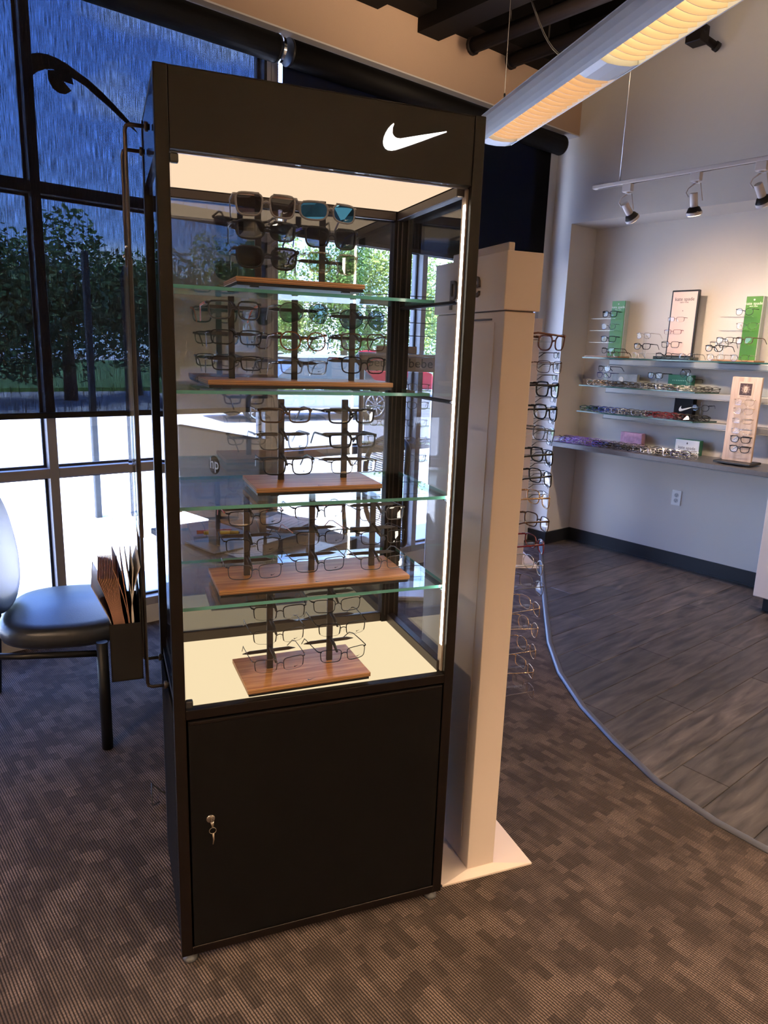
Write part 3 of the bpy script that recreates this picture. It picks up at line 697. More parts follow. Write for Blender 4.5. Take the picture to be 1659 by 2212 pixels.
def riser(label, X0, X1, Y0, dep, zb, posts, rows, hpost, rz=0):
    t = thing('display_riser', label, 'display stand', C(X0, Y0, zb), TH+rz, 'wood display risers'); w = X1-X0
    mb = MB(); mb.bbox(0, w, 0, dep, .0105, .0215, .0008, 1)
    bmesh.ops.recalc_face_normals(mb.bm, faces=mb.bm.faces[:])
    for f in mb.bm.faces: f.material_index = 0 if abs(f.normal.z) > .7 else 1
    mb.build('wood_top', [RW, PLYL], t)
    MB().bbox(.003, w-.003, .003, dep-.003, .003, .0105, .0006, 1).build('riser_base', BLACK2, t)
    for fx in (.035, w-.055):
        for fy in (.01, dep-.025): MB().box(fx, fx+.02, fy, fy+.012, 0, .003).build('riser_foot', BLACK2, t)
    mk = swoosh(.022, .0, .0003); mk.bm.transform(Matrix.Translation((w*.5, .012, .0216)) @ Matrix.Rotation(-math.pi/2, 4, 'X')); mk.build('riser_mark', POSTM, t)
    for X, zs in zip(posts, rows):
        yp = .105
        p = MB().bbox(X-X0-.0075, X-X0+.0075, yp-.004, yp+.004, .0215, hpost, .0006, 1).build('riser_post', POSTM, t)
        for z in zs:
            zl = z-zb
            MB().prism([(X-X0-.068, zl+.004), (X-X0-.05, zl+.009), (X-X0+.05, zl+.009), (X-X0+.068, zl+.004), (X-X0+.05, zl+.001), (X-X0-.05, zl+.001)], yp+.0045, yp+.008, 'y').build('temple_bar', POSTM, p)
            MB().tube([(X-X0, yp-.003, zl+.018), (X-X0+.002, yp-.030, zl+.010), (X-X0+.003, yp-.053, zl-.003)], [.005, .0045, .003], 6, flat=(.6, 1)).build('nose_rest', POSTM, p)
    return t
ORD = ['highest', 'middle', 'lowest']; P2 = ['left', 'right']; P3 = ['left', 'middle', 'right']
RIS = [
 ('top shelf', .181, .495, .180, .185, 1.6395, [(557, 0), (696, 0)],
  [[(575, 439), (714, 454)], [(577.7, 493.7), (717, 511)], [(577.7, 553), (722, 566)]],
  [[('way', 'thick', 'grey', 'brown', None, 'grey square sunglasses with brown lenses', 1.08), ('sport', 'thick', 'grey', 'mirror', None, 'grey wrap sunglasses with blue mirror lenses', 1.1)],
   [('sport', 'thick', 'black', 'dark', None, 'glossy black wrap sunglasses', 1.1), ('way', 'thick', 'matte black', 'dark', 'blue', 'black square sunglasses with blue temples', 1.0)],
   [('cat', 'thick', 'black', 'brown', None, 'black cat-eye sunglasses with brown lenses', 1.18), ('way', 'thick', 'crystal', 'green', None, 'clear square sunglasses with olive lenses', 1.0)]]),
 ('second shelf', .116, .585, .197, .185, 1.403, [(500, 0), (636, 0), (760, 0)],
  [[(507, 666), (661, 673), (789, 688)], [(511.4, 725), (657, 733.6), (787, 736)], [(513.6, 781), (659, 790), (787, 786)]],
  [[('square', 'thick', 'charcoal', 'clear', 'orange', 'charcoal square glasses with orange tips', 1.02), ('aviator', 'thin', 'gunmetal', 'grey green', None, 'dark aviator sunglasses with green grey lenses', 1.0), ('aviator', 'thin', 'matte black', 'blue grey', None, 'black aviator sunglasses with bluish lenses', 1.0)],
   [('rect', 'mid', 'black', 'clear', None, 'black rectangular glasses', 1.0), ('round', 'mid', 'tortoise', 'clear', None, 'amber tortoise round glasses', 1.04), ('square', 'mid', 'dark tortoise', 'clear', None, 'mottled tortoise square glasses', 1.0)],
   [('rect', 'mid', 'matte black', 'clear', None, 'matte black slim rectangular glasses', 1.0), ('rect', 'mid', 'smoke crystal', 'clear', None, 'smoky clear rectangular glasses', 1.0), ('square', 'mid', 'black', 'clear', 'rust', 'black square glasses with rust temples', 1.0)]]),
 ('third shelf', .2075, .521, .085, .185, 1.161, [(607, 0), (743, 0)],
  [[(618, 894), (763, 896)], [(615.6, 950), (765, 949)], [(624, 1004), (767.5, 1004.5)]],
  [[('rect', 'thick', 'dark tortoise', 'clear', None, 'dark tortoise rectangular glasses', 1.0), ('rect', 'thick', 'black', 'clear', None, 'black rectangular glasses', 1.0)],
   [('square', 'mid', 'smoke crystal', 'clear', None, 'smoke-fade square glasses', 1.0), ('rect', 'thick', 'black', 'clear', None, 'glossy black full-rim glasses', 1.0)],
   [('square', 'mid', 'black', 'clear', None, 'black rounded square glasses', 1.0), ('rect', 'thin', 'gunmetal', 'clear', None, 'thin gunmetal rectangular glasses', 1.0)]]),
 ('fourth shelf', .114, .594, .058, .187, .927, [(533, 0), (673, 0), (803, 0)],
  [[(554, 1116), (693.7, 1104), (828, 1106.5)], [(548, 1176), (696, 1158.5), (830, 1157.7)], [(552, 1232), (693.7, 1217), (830, 1212.8)]],
  [[('rect', 'thin', 'matte black', 'clear', 'red', 'thin black glasses with red temples', 1.06), ('half', 'thin', 'black', 'clear', None, 'black half-rim glasses', 1.04), ('rect', 'thin', 'gunmetal', 'clear', None, 'gunmetal rectangular glasses', 1.0)],
   [('half', 'thin', 'matte black', 'clear', None, 'matte black half-rim glasses', 1.06), ('half', 'thin', 'black', 'clear', 'coral', 'black half-rim glasses with coral temples', 1.04), ('rect', 'thin', 'matte black', 'clear', None, 'thin matte black glasses', 1.0)],
   [('rect', 'thin', 'gunmetal', 'clear', None, 'slim brown metal glasses', 1.06), ('rect', 'thin', 'matte black', 'clear', None, 'slim black metal glasses', 1.04), ('rect', 'thin', 'gunmetal', 'clear', None, 'slim gunmetal glasses', 1.0)]]),
 ('lit cabinet floor', .170, .482, .012, .188, .6905, [(586, 0), (716, 0)],
  [[(604.8, 1321), (730.6, 1305)], [(604, 1372), (741.5, 1356)], [(605.6, 1433), (743.6, 1411)]],
  [[('half', 'thin', 'matte black', 'clear', None, 'black half-rim glasses', 1.02), ('rect', 'thin', 'matte black', 'clear', None, 'black rectangular metal glasses', 1.0)],
   [('half', 'thin', 'gunmetal', 'clear', None, 'gunmetal half-rim glasses', 1.02), ('half', 'thin', 'black', 'clear', None, 'dark half-rim glasses', 1.0)],
   [('half', 'thin', 'brown', 'clear', None, 'brown half-rim glasses', 1.02), ('rect', 'thin', 'matte black', 'clear', None, 'thin black full-rim glasses', 1.0)]]),
]
for si, (sname, X0, X1, Y0, dep, zb, posts, rows, spec) in enumerate(RIS):
    np_ = len(posts); names = P2 if np_ == 2 else P3
    yg = Y0+.105-.064
    pos = [[cbY(px, py, yg) for px, py in row] for row in rows]
    pX = [sum(cbY(px, rows[1][j][1]+25, Y0+.105)[0] for _ in (0,)) for j, (px, _) in enumerate(posts)]
    zs = [[pos[r][j][2] for r in range(3)] for j in range(np_)]
    top = max(max(z) for z in zs)-zb+.03
    riser('black-based oak riser with %s of glasses on the %s of the cabinet' % ('two posts' if np_ == 2 else 'three posts', sname), X0, X1, Y0, dep, zb, pX, zs, top, .03 if si == 4 else 0)
    for r in range(3):
        for j in range(np_):
            kind, fat, fc, ln, tip, desc, sc = spec[r][j]; X, Y, Z = pos[r][j]
            gg = glasses('%s, %s on %s post of %s' % (desc, ORD[r], names[j], sname), C(X, yg, Z), TH+random.uniform(-.06, .06)+(.05 if j else -.02), kind, fat, fc, ln, tip,
                    random.uniform(-.04, .04)+(.05 if si < 1 else 0), 'glasses in the lit cabinet', True, sc*.985)
            if si < 2: gg.scale.y *= .86
# ================================================================== TAN DISPLAY COLUMN BESIDE THE CABINET
TANP = M('tan_display_paint', (.67, .54, .445), .5, 0, .4)
LET = M('letters_taupe', (.10, .075, .065), .5)
def tan_stand(label, loc, rz, word=True):
    """local frame = cabinet axes, origin at the near left foot of the column (X right, Y away)"""
    t = thing('display_column', label, 'display stand', loc, rz, 'tan eyewear columns')
    a, d = .088, .395
    # sloped foot plate
    mb = MB(); b0 = [(-.09, -.022), (.21, -.022), (.21, d+.03), (-.09, d+.03)]; b1 = [(-.002, -.002), (a+.002, -.002), (a+.002, d+.002), (-.002, d+.002)]
    v0 = [mb.bm.verts.new((x, y, 0)) for x, y in b0]; v1 = [mb.bm.verts.new((x, y, .005)) for x, y in b0]; v2 = [mb.bm.verts.new((x, y, .021)) for x, y in b1]
    mb.bm.faces.new(v0[::-1]); mb.bm.faces.new(v2)
    for i in range(4):
        j = (i+1) % 4; mb.bm.faces.new((v0[i], v0[j], v1[j], v1[i])); mb.bm.faces.new((v1[i], v1[j], v2[j], v2[i]))
    mb.build('foot_plate', TANP, t)
    MB().bbox(0, a, 0, d, .020, 1.611, .002, 2).build('column', TANP, t)
    sp = MB().bbox(-.0015, .0005, .045, d-.045, .10, 1.585, .0006, 1).build('side_panel', TANP, t)
    MB().box(-.0022, -.001, .06, .17, 1.590, 1.5945).build('panel_slot', LET, t)
    MB().bbox(-.007, a+.008, -.007, d+.006, 1.614, 1.753, .002, 2).build('head_box', TANP, t)
    MB().bbox(.034, .052, .06, d-.02, 1.753, 1.783, .002, 1).build('top_sign_slab', TANP, t)
    MB().box(.004, a-.004, .004, d-.004, 1.6105, 1.6145).build('shadow_gap', LET, t)
    if word:
        text('raised_lettering', 'pure', .115, (-.0075, .205, 1.685), (math.pi/2, 0, -math.pi/2), LET, t, .006, sx=.82)
        text('small_lettering', 'READING', .014, (-.0075, .14, 1.645), (math.pi/2, 0, -math.pi/2), LET, t, .002) if False else None
    return t
SO = C(.820, .060, 0)
st1 = tan_stand('tall tan display column lettered pure standing right of the black cabinet', SO, TH)
RODZ = []
ROWPY = [738, 790, 839, 889, 936, 983, 1029, 1076, 1125, 1173, 1219, 1262, 1307, 1352, 1397, 1439, 1481]
ST17 = [('cat', 'thick', 'red brown', 'coral and brown cat-eye glasses'), ('rect', 'thin', 'dark tortoise', 'dark tortoise browline glasses'), ('square', 'thick', 'black', 'black square glasses'), ('cat', 'thick', 'black', 'chunky black cat-eye glasses'), ('cat', 'mid', 'smoke crystal', 'grey cat-eye glasses'),
        ('cat', 'thick', 'matte black', 'bold black cat-eye glasses'), ('square', 'mid', 'black', 'black rounded glasses'), ('cat', 'mid', 'gold', 'rose gold cat-eye glasses'), ('square', 'mid', 'dark tortoise', 'tortoise and grey glasses'), ('cat', 'mid', 'burgundy', 'dark red cat-eye glasses'),
        ('round', 'thin', 'silver', 'silver round wire glasses'), ('cat', 'thin', 'gunmetal', 'gunmetal rimless glasses'), ('cat', 'thin', 'gold', 'pale gold rimless glasses'), ('round', 'thin', 'gold', 'gold rimless glasses'), ('round', 'thin', 'gold', 'rose rimless glasses with brown temples'), ('rect', 'thin', 'gold', 'thin gold glasses'), ('cat', 'thin', 'brown', 'thin dark brown glasses')]
NTH = ['topmost', 'second', 'third', 'fourth', 'fifth', 'sixth', 'seventh', 'eighth', 'ninth', 'tenth', 'eleventh', 'twelfth', 'thirteenth', 'fourteenth', 'fifteenth', 'sixteenth', 'bottom']
arm_me = None
for i, (py, (kind, fat, fc, desc)) in enumerate(zip(ROWPY, ST17)):
    X, Y, Z = cbY(1197-(py-738)*.078, py, .255); X = 1.105
    g = glasses('%s, %s on the tan display column' % (desc, NTH[i]), C(X, .262, Z), TH+math.pi/2+random.uniform(-.12, .05), kind, fat, fc, 'clear', None, random.uniform(-.06, .1), 'glasses on the tan column', False, 1.02)
    zl = Z
    ar = MB(); ar.prism([(.088, zl-.020), (.088, zl-.012), (.19, zl+.002), (.275, zl+.000), (.275, zl-.003), (.19, zl-.004)], .196, .208, 'y'); ar.box(.088, .19, .155, .249, zl-.006, zl-.003); ar.build('acrylic_arm', ACRY, st1)
# the second column further back
s2 = wz(1160, 1226, 0); r2 = -.62
st2 = tan_stand('second tan display column standing by the window behind the first', Vector((s2.x, s2.y, 0))-Vector((math.cos(r2)*.2, math.sin(r2)*.2, 0)), r2, False)
o2 = st2.location; ex2 = Vector((math.cos(r2), math.sin(r2), 0)); ey2 = Vector((-math.sin(r2), math.cos(r2), 0))
for i in range(14):
    o = obj('eyeglasses', gl_single(random.choice(['round', 'cat', 'square']), 'mid'), None, o2+ex2*.285+ey2*.2+Vector((0, 0, 1.52-.078*i)), (0, 0, r2+math.pi/2), 'small dark glasses, %s from the top on the far tan column by the window' % NTH[i].replace('topmost', 'first'), 'glasses', 'glasses on the far tan column')
    setm(o, FM[random.choice(['black', 'brown', 'gunmetal'])], LM['clear'])
    MB().box(.088, .275, .19, .21, 1.515-.078*i, 1.518-.078*i).build('acrylic_arm', ACRY, st2)
# ================================================================== LITERATURE RACK ON THE CABINET SIDE
rack = thing('literature_rack', 'black rod literature rack with clear sign sleeve on the cabinet side', 'rack', C(0, 0, 0), TH)
RODM = M('rack_black', (.030, .022, .020), .35, .3)
for Yr, zt, zbm in ((.125, 1.935, .700), (.315, 1.930, .690)):
    MB().tube([(-.003, Yr, zt), (-.038, Yr, zt), (-.046, Yr, zt-.003), (-.049, Yr, zt-.012), (-.049, Yr, zbm+.012), (-.046, Yr, zbm+.003), (-.038, Yr, zbm), (-.003, Yr, zbm)], .0042, 10).build('rod', RODM, rack)
    for z in (zt, zbm): MB().lathe([(.004, -.012), (.0095, -.011), (.0095, -.004), (.006, -.003), (.006, .0)], 14, (0, Yr, z), 'x').build('clamp', RODM, rack)
    MB().lathe([(.002, -.004), (.004, 0), (.002, .004)], 8, (-.055, Yr, 1.70)).build('grip_screw', CHROME, rack)
sl_ = MB(); sl_.box(-.064, -.062, .10, .34, 1.08, 1.66); sl_.box(-.0555, -.0535, .10, .34, 1.08, 1.66); sl_.box(-.062, -.0555, .10, .102, 1.08, 1.66)
sl_.build('sign_sleeve', ACRY, rack)
MB().box(-.0605, -.0575, .105, .335, 1.09, 1.655).build('sleeve_edge', GL('sleeve_insert', (.55, .6, .58), .08), rack)
for Yr in (.125, .315): MB().bbox(-.054, -.044, Yr-.008, Yr+.008, 1.07, 1.675, .002, 1).build('sleeve_bracket', RODM, rack)
BX = M('bin_black', (.005, .0042, .0042), .55, 0, .2)
bn = MB(); x0, x1, y0, y1, z0, z1 = -.128, -.058, .10, .335, .735, .875
bn.box(x0, x1, y0, y1, z0, z0+.003); bn.box(x0, x0+.003, y0, y1, z0, z1-.0); bn.box(x1-.003, x1, y0, y1, z0, z1+.06); bn.box(x0, x1, y0, y0+.003, z0, z1); bn.box(x0, x1, y1-.003, y1, z0, z1)
bn.build('brochure_bin', BX, rack)
MB().box(-.128, -.0615, .1032, .332, .738, .741).build('bin_floor', BX, rack)
BROM = [M('brochure_brown', (.30, .15, .10), .55, var=(30, .4)), M('brochure_cream', (.62, .55, .48), .55, var=(60, .2)), M('brochure_silver', (.40, .38, .38), .3, var=(20, .4))]
def brochure(label, x, n, mat, h, lean, out, flare):
    t = thing('brochure', label, 'brochure', C(x, .215, .7415), TH, 'brochures in the bin')
    for k in range(n):
        b = MB(); P = []
        for i in range(12):
            z = h*i/11; u = max(0, z-.134)
            P.append((lean*min(z, .134)/.134 + out*u + flare*u*u*(k-n/2)/max(1, n)*2.0 + .0019*k, z))
        b.prism(P + [(px+.0017, pz) for px, pz in P[::-1]], -.10, .10, 'y'); b.build('leaf', mat, t)
brochure('silver folded brochure leaning outward at the bin edge', -.1125, 1, BROM[2], .225, -.011, -.42, 0)
brochure('thick stack of copper brown brochures in the rack bin', -.1085, 13, BROM[0], .240, -.010, -.17, 1.0)
brochure('thin dark brown brochure behind the copper stack', -.0815, 2, BROM[0], .262, -.004, -.10, 1)
brochure('cream brochure nearest the rack rods', -.0755, 3, BROM[1], .262, -.003, -.02, -1.5)
# small wire clip and cord on the carpet behind the cabinet
t = thing('power_cord', 'thin black cord loop with wire clip on the carpet behind the cabinet', 'cord', wz(345, 1735, 0))
MB().tube([(0, 0, .006), (-.03, -.01, .008), (-.005, .05, .05), (.02, .03, .02), (.05, .0, .006), (.12, .05, .006)], .003, 6).build('cord_loop', BLACK2, t)
# ================================================================== GUEST CHAIR
VIN = M('vinyl_black', (.028, .030, .036), .33, 0, .5, bump=(260, .15))
CHF = M('chair_black_metal', (.006, .006, .007), .45, 0, .3)
L1, L2 = Vector((.8195, 2.529, 0)), Vector((1.081, 3.087, 0))
side = (L2-L1).normalized(); fdir = Vector((side.y, -side.x, 0)); rzc = math.atan2(fdir.y, fdir.x)
mid = (L1+L2)/2 - fdir*.275
def guest_chair():
    t = thing('guest_chair', 'black vinyl guest chair with round metal legs by the left window', 'chair', mid, rzc)
    def cushion(sx, sy, h0, h1, n=40, e=2.9, rings=7, dome=.02):
        b = bmesh.new(); R = []
        prof = []
        for k in range(rings+1):
            a = math.pi*k/rings - math.pi/2
            prof.append((math.cos(a), math.sin(a)))
        for c, s_ in prof:
            ring = []
            for i in range(n):
                u = 2*math.pi*i/n; cu, su = math.cos(u), math.sin(u)
                f = 1-.22*(1-abs(c)**.6)
                x = sx*f*math.copysign(abs(cu)**(2/e), cu); y = sy*f*math.copysign(abs(su)**(2/e), su)
                ring.append(b.verts.new((x, y, (h0+h1)/2+(h1-h0)/2*math.copysign(abs(s_)**.75, s_))))
            R.append(ring)
        top = b.verts.new((0, 0, h1+dome)); bot = b.verts.new((0, 0, h0))
        mid2 = [b.verts.new((v.co.x*.55, v.co.y*.55, h1+dome*.7)) for v in R[-1]]
        for A, B in list(zip(R, R[1:]))+[(R[-1], mid2)]:
            for i in range(n): f = b.faces.new((A[i], A[(i+1) % n], B[(i+1) % n], B[i])); f.smooth = True
        for i in range(n):
            f = b.faces.new((mid2[i], mid2[(i+1) % n], top)); f.smooth = True; b.faces.new((R[0][(i+1) % n], R[0][i], bot))
        return b
    mb = MB(); mb.join(cushion(.245, .275, .388, .475), Matrix.Translation((.125, 0, 0))); mb.build('seat', VIN, t)
    bk = cushion(.25, .28, -.03, .03, e=2.3, dome=.012); mb = MB(); mb.join(bk, Matrix.Translation((-.145, 0, .72)) @ Matrix.Rotation(math.radians(80), 4, 'Y')); mb.build('backrest', VIN, t)
    for sy in (-1, 1):
        MB().tube([(.275, sy*.308, 0), (.275, sy*.308, .43)], .0205, 18).build('leg', CHF, t)
        MB().tube([(-.23, sy*.25, 0), (-.20, sy*.25, .42), (-.205, sy*.22, .80)], .0165, 14).build('leg', CHF, t)
        MB().tube([(.275, sy*.308, .385), (.0, sy*.285, .385), (-.20, sy*.25, .385)], .012, 10).build('seat_rail', CHF, t)
    MB().tube([(.275, -.308, .375), (.268, 0, .372), (.275, .308, .375)], .011, 10).build('seat_rail', CHF, t)
guest_chair()
# ================================================================== DESK BEHIND THE CABINET
DK = M('desk_grey_laminate', (.035, .035, .04), .6, 0, .3, var=(60, .2))
t = thing('desk', 'dark grey office desk behind the display cabinet', 'desk', (1.62, 2.42, 0))
MB().bbox(-.46, .17, -.42, .46, .715, .74, .004, 2).build('desk_top', DK, t)
for x in (-.43, .14): MB().box(x-.012, x+.012, -.38, .42, 0, .715).build('desk_side', DK, t)
MB().box(-.418, -.40, -.38, .42, .25, .715).build('modesty_panel', DK, t)
# monitor seen from behind
a, b = Vector((1.24, 2.75, 0)), Vector((1.30, 2.20, 0)); dv = (b-a).normalized(); rzm = math.atan2(dv.y, dv.x)
t = thing('computer_monitor', 'dark grey monitor seen from behind with round hp emblem, on the desk', 'monitor', (a+b)/2+Vector((0, 0, .741)), rzm)
MONM = M('monitor_grey', (.05, .053, .056), .5)
MB().bbox(-.28, .28, -.012, .018, .095, .447, .006, 2).build('monitor_back', MONM, t)
MB().box(-.27, .27, .0182, .0195, .11, .435).build('screen', M('screen_dark', (.01, .01, .012), .15), t)
MB().bbox(-.03, .03, -.03, -.0125, .0, .17, .004, 1).build('monitor_neck', MONM, t)
MB().bbox(-.11, .11, -.09, .10, 0, .008, .004, 1).build('monitor_foot', MONM, t)
EMB = M('emblem_dark', (.012, .012, .013), .7, 0, .1)
em = MB().lathe([(.001, -.0128), (.036, -.0128), (.036, -.0118)], 28, (-.005, 0, .318), 'y').build('round_emblem', EMB, t)
text('emblem_letters', 'hp', .062, (-.005, -.0132, .322), (math.pi/2, 0, 0), M('emblem_silver', (.35, .35, .35), .3, .5), em, .0003)
# desk clutter
p = wz(478, 1157, .742)
for nm, lab, col, off in (('highlighter', 'yellow highlighter lying on the desk papers', (.75, .55, .02), .0), ('marker', 'red marker lying on the desk beside the yellow highlighter', (.5, .03, .04), .035)):
    t = thing(nm, lab, 'pen', (p.x-off*.4, p.y+off, .755), -.5 if off == 0 else -.35)
    cm = M('pen_%s' % nm, col, .35)
    MB().tube([(-.07, 0, 0), (.035, 0, 0)], .008, 10).build('barrel', cm, t); MB().tube([(.035, 0, 0), (.07, 0, 0)], [.0085, .0075], 10).build('cap', cm, t); MB().tube([(.07, 0, 0), (.076, 0, 0)], .004, 8).build('tip', BLACK2, t)
PAP = M('paper_white', (.72, .72, .70), .6)
for k, (px, py, rz) in enumerate(((540, 1178, .2), (600, 1192, -.25), (610, 1130, .5))):
    q = wz(px, py, .742); t = thing('paper_sheet', ['white paper sheet under the yellow highlighter', 'white paper sheet at the desk middle', 'white paper sheet near the office chair'][k], 'paper', (q.x, q.y, .7405+.0012*k), rz)
    MB().box(-.14, .14, -.105, .105, 0, .0008).build('sheet', PAP, t)
    for i in range(6): MB().box(-.11, .09-.02*(i % 3), -.08+.026*i, -.077+.026*i, .0008, .0011).build('text_line', M('print_grey', (.3, .3, .32), .6), t)
q = wz(452, 1212, .745)
t = thing('document_tray', 'dark desk tray with slanted frame beside the monitor', 'tray', (1.50, 2.18, .741), .3)
MB().bbox(-.15, .15, -.11, .11, 0, .006, .003, 1).build('tray_base', M('tray_blue_black', (.04, .05, .085), .35), t)
for s in (-1, 1): MB().bbox(-.15, .15, s*.107-.003, s*.107+.003, .006, .05, .002, 1).build('tray_wall', M('tray_blue_black', (0, 0, 0)), t)
MB().tube([(-.145, -.1, .05), (-.145, -.1, .12), (-.145, .1, .12), (-.145, .1, .05)], .007, 8).build('tray_frame', M('tray_blue_black', (0, 0, 0)), t)
# office chair
t = thing('office_chair', 'black mesh-back office chair at the desk', 'chair', (2.14, 2.82, 0), 2.9)
MB().bbox(-.24, .24, -.24, .24, .44, .51, .03, 3).build('seat', VIN, t)
fr = [(-.25+.06*abs(u)**2, .23*u if True else 0, 0) for u in (-1, 1)]
ring = [(-.25+.03*math.cos(2*u), .235*math.copysign(abs(math.cos(u))**.6, math.cos(u)), .80+.27*math.copysign(abs(math.sin(u))**.6, math.sin(u))) for u in [2*math.pi*k/32 for k in range(32)]]
MB().tube(ring, .014, 8, closed=True).build('back_frame', CHF, t)
mb = MB()
for k in range(44):
    z = .545+.51*k/43; hw = .225*max(.2, (1-abs((z-.80)/.275)**3.3))**.45
    mb.tube([(-.245, -hw, z), (-.262, 0, z), (-.245, hw, z)], .0022, 4, cap=False)
mb.build('back_mesh', M('mesh_black', (.018, .018, .02), .5), t, kind='stuff')
MB().tube([(-.20, 0, .46), (-.29, 0, .50), (-.285, 0, .72)], .02, 10).build('back_arm', CHF, t)
MB().tube([(0, 0, .08), (0, 0, .44)], .025, 12).build('gas_post', CHF, t)
for k in range(5):
    a_ = 2*math.pi*k/5; c_, s_ = math.cos(a_), math.sin(a_)
    MB().tube([(0, 0, .10), (.29*c_, .29*s_, .07)], [.025, .015], 8).build('base_spoke', CHF, t); MB().tube([(.29*c_-.015*s_, .29*s_+.015*c_, .03), (.29*c_+.015*s_, .29*s_-.015*c_, .03)], .03, 12).build('caster', BLACK2, t)
for s in (-1, 1): MB().tube([(-.12, s*.25, .48), (-.12, s*.29, .68), (.12, s*.29, .69)], .014, 8).build('armrest', CHF, t)
# bebe display near the window
q = wy(862, 785, 3.28); rb = math.radians(-38)
t = thing('bebe_display', 'grey eyewear display stand lettered bebe in front of the far window', 'display stand', (q.x, q.y, 0), rb)
BEB = M('bebe_greige', (.42, .36, .33), .5); zz = q.z
MB().bbox(-.24, .24, -.05, .05, zz-.045, zz+.04, .003, 1).build('head_box', BEB, t)
MB().bbox(-.245, .245, -.055, .055, zz+.041, zz+.056, .003, 1).build('silver_cap', STEEL, t)
MB().bbox(-.14, .10, -.03, .03, zz+.057, zz+.10, .003, 1).build('top_tray', BEB, t)
for x in (-.115, .125): text('lettering', 'bebe', .075, (x, -.0505, zz+.002), (math.pi/2, 0, 0), M('bebe_letters', (.03, .03, .032), .5), t, .0006)  # left word is a ghost reflection of the right one, built as letters
for x in (-.22, .015, .22): MB().bbox(x-.014, x+.014, -.012, .012, .03, zz-.046, .003, 1).build('upright', BEB, t)
MB().box(-.2, .2, .014, .017, .6, zz-.05).build('frosted_back', GL('frosted_panel', (.62, .62, .63), .06, .3), t)
MB().bbox(-.27, .27, -.16, .16, 0, .03, .006, 1).build('stand_base', BEB, t)
for r in range(5):
    MB().box(-.23, .23, -.085, -.012, zz-.155-.105*r, zz-.152-.105*r).build('acrylic_shelf', ACRY, t)
    for x in (-.11, .115):
        p = t.location + Matrix.Rotation(rb, 3, 'Z') @ Vector((x, -.085, zz-.13-.105*r))
        setm(obj('eyeglasses', gl_single(['square', 'cat', 'round'][r % 3], 'mid'), None, p, (0, 0, rb), 'dark glasses, %s on the %s tier of the bebe display' % ('left' if x < 0 else 'right', NTH[r].replace('topmost', 'top')), 'glasses', 'glasses on the bebe display'), FM[['black', 'brown', 'gunmetal'][(r+int(x*10)) % 3]], LM['clear'])
for k in range(4):   # wire tiers above the head
    z = zz+.16+.075*k
    MB().tube([(-.26, .03, z), (-.1, -.03, z+.004), (.2, .03, z)], .0025, 5).build('wire_tier', BLACK2, t)
for x in (-.24, .19): MB().tube([(x, .03, zz+.05), (x, .03, zz+.40)], .003, 5).build('wire_upright', ACRY, t)
# ================================================================== GOODS ON THE BACK WALL
def span(px0, py0, px1, py1, x):
    a, b = wx(px0, py0, x), wx(px1, py1, x)
    return min(a.y, b.y), max(a.y, b.y), min(a.z, b.z), max(a.z, b.z)
RZW = (math.pi/2, 0, -math.pi/2)
GREEN = M('display_green', (.055, .20, .018), .4); GREENS = M('display_side_grey', (.34, .40, .37), .5)
ZA, ZBs, ZC, ZD = 1.512, 1.302, 1.103, .853
def green_stand(label, px0, px1, pyt, light):
    x = 4.93; y0, y1, z0, z1 = span(px0, 700, px1, 700, x); zt = wx(px0, pyt, x).z
    t = thing('green_display', label, 'display stand', (x, (y0+y1)/2, ZA+.0005), 0, 'green eyewear stands'); h = (y1-y0)/2; hh = zt-ZA
    MB().bbox(-.004, 0, -h, h, .012, hh, .001, 1).build('front_panel', GREEN, t)
    MB().bbox(.0002, .05, -h-.006, h, .012, hh, .001, 1).build('body', GREENS, t)
    MB().bbox(-.10, .06, -h-.04, h+.14, 0, .012, .002, 1).build('stand_base', M('stand_wood', (.32, .18, .09), .5), t)
    for k in range(3):
        MB().box(-.085, -.004, -h+.02, h+.12, hh*(.68-.21*k), hh*(.68-.21*k)+.003).build('acrylic_tier', ACRY, t)
    c = M('print_pale', (.7, .75, .6), .5)
    text('lettering', 'kate spade', .026, (-.0048, 0, hh-.045), RZW, c, t, .0003); text('lettering', 'NEW YORK', .010, (-.0048, 0, hh-.063), RZW, c, t, .0003)
    MB().lathe([(.001, -.0052), (.006, -.0052), (.006, -.0042)], 12, (0, 0, hh-.022), 'x').build('spade_mark', c, t)
    return t, h, hh
g1 = green_stand('left green eyewear stand on the highest glass wall shelf', 1319, 1347, 651, 0)
g2 = green_stand('right green eyewear stand on the highest glass wall shelf near the picture edge', 1606, 1641, 641, 1)
# tall framed sign
x = 4.95; y0, y1, z0, z1 = span(1446, 700, 1505, 700, x); zt = wx(1478, 627, x).z
t = thing('framed_sign', 'tall black-framed pale pink sign lettered kate spade', 'sign', (x, (y0+y1)/2, ZA+.0005), 0); h = (y1-y0)/2; hh = zt-ZA
MB().bbox(-.012, .012, -h, h, .02, hh, .006, 2).build('sign_frame', BLACK2, t)
MB().box(-.0135, -.0122, -h+.012, h-.012, .03, hh-.012).build('sign_face', M('sign_pink', (.68, .50, .42), .5), t)
MB().bbox(-.07, .05, -h-.02, h+.06, 0, .022, .003, 1).build('sign_base', M('sign_base_dark', (.02, .03, .026), .3), t)
dk = M('print_dark', (.05, .045, .045), .5)
text('lettering', 'kate spade', .033, (-.014, 0, hh-.062), RZW, dk, t, .0002); text('lettering', 'NEW YORK', .012, (-.014, 0, hh-.084), RZW, dk, t, .0002)
MB().lathe([(.001, -.0142), (.003, -.0142), (.003, -.0134)], 8, (0, .005, hh-.14), 'x').build('spade_mark', dk, t)
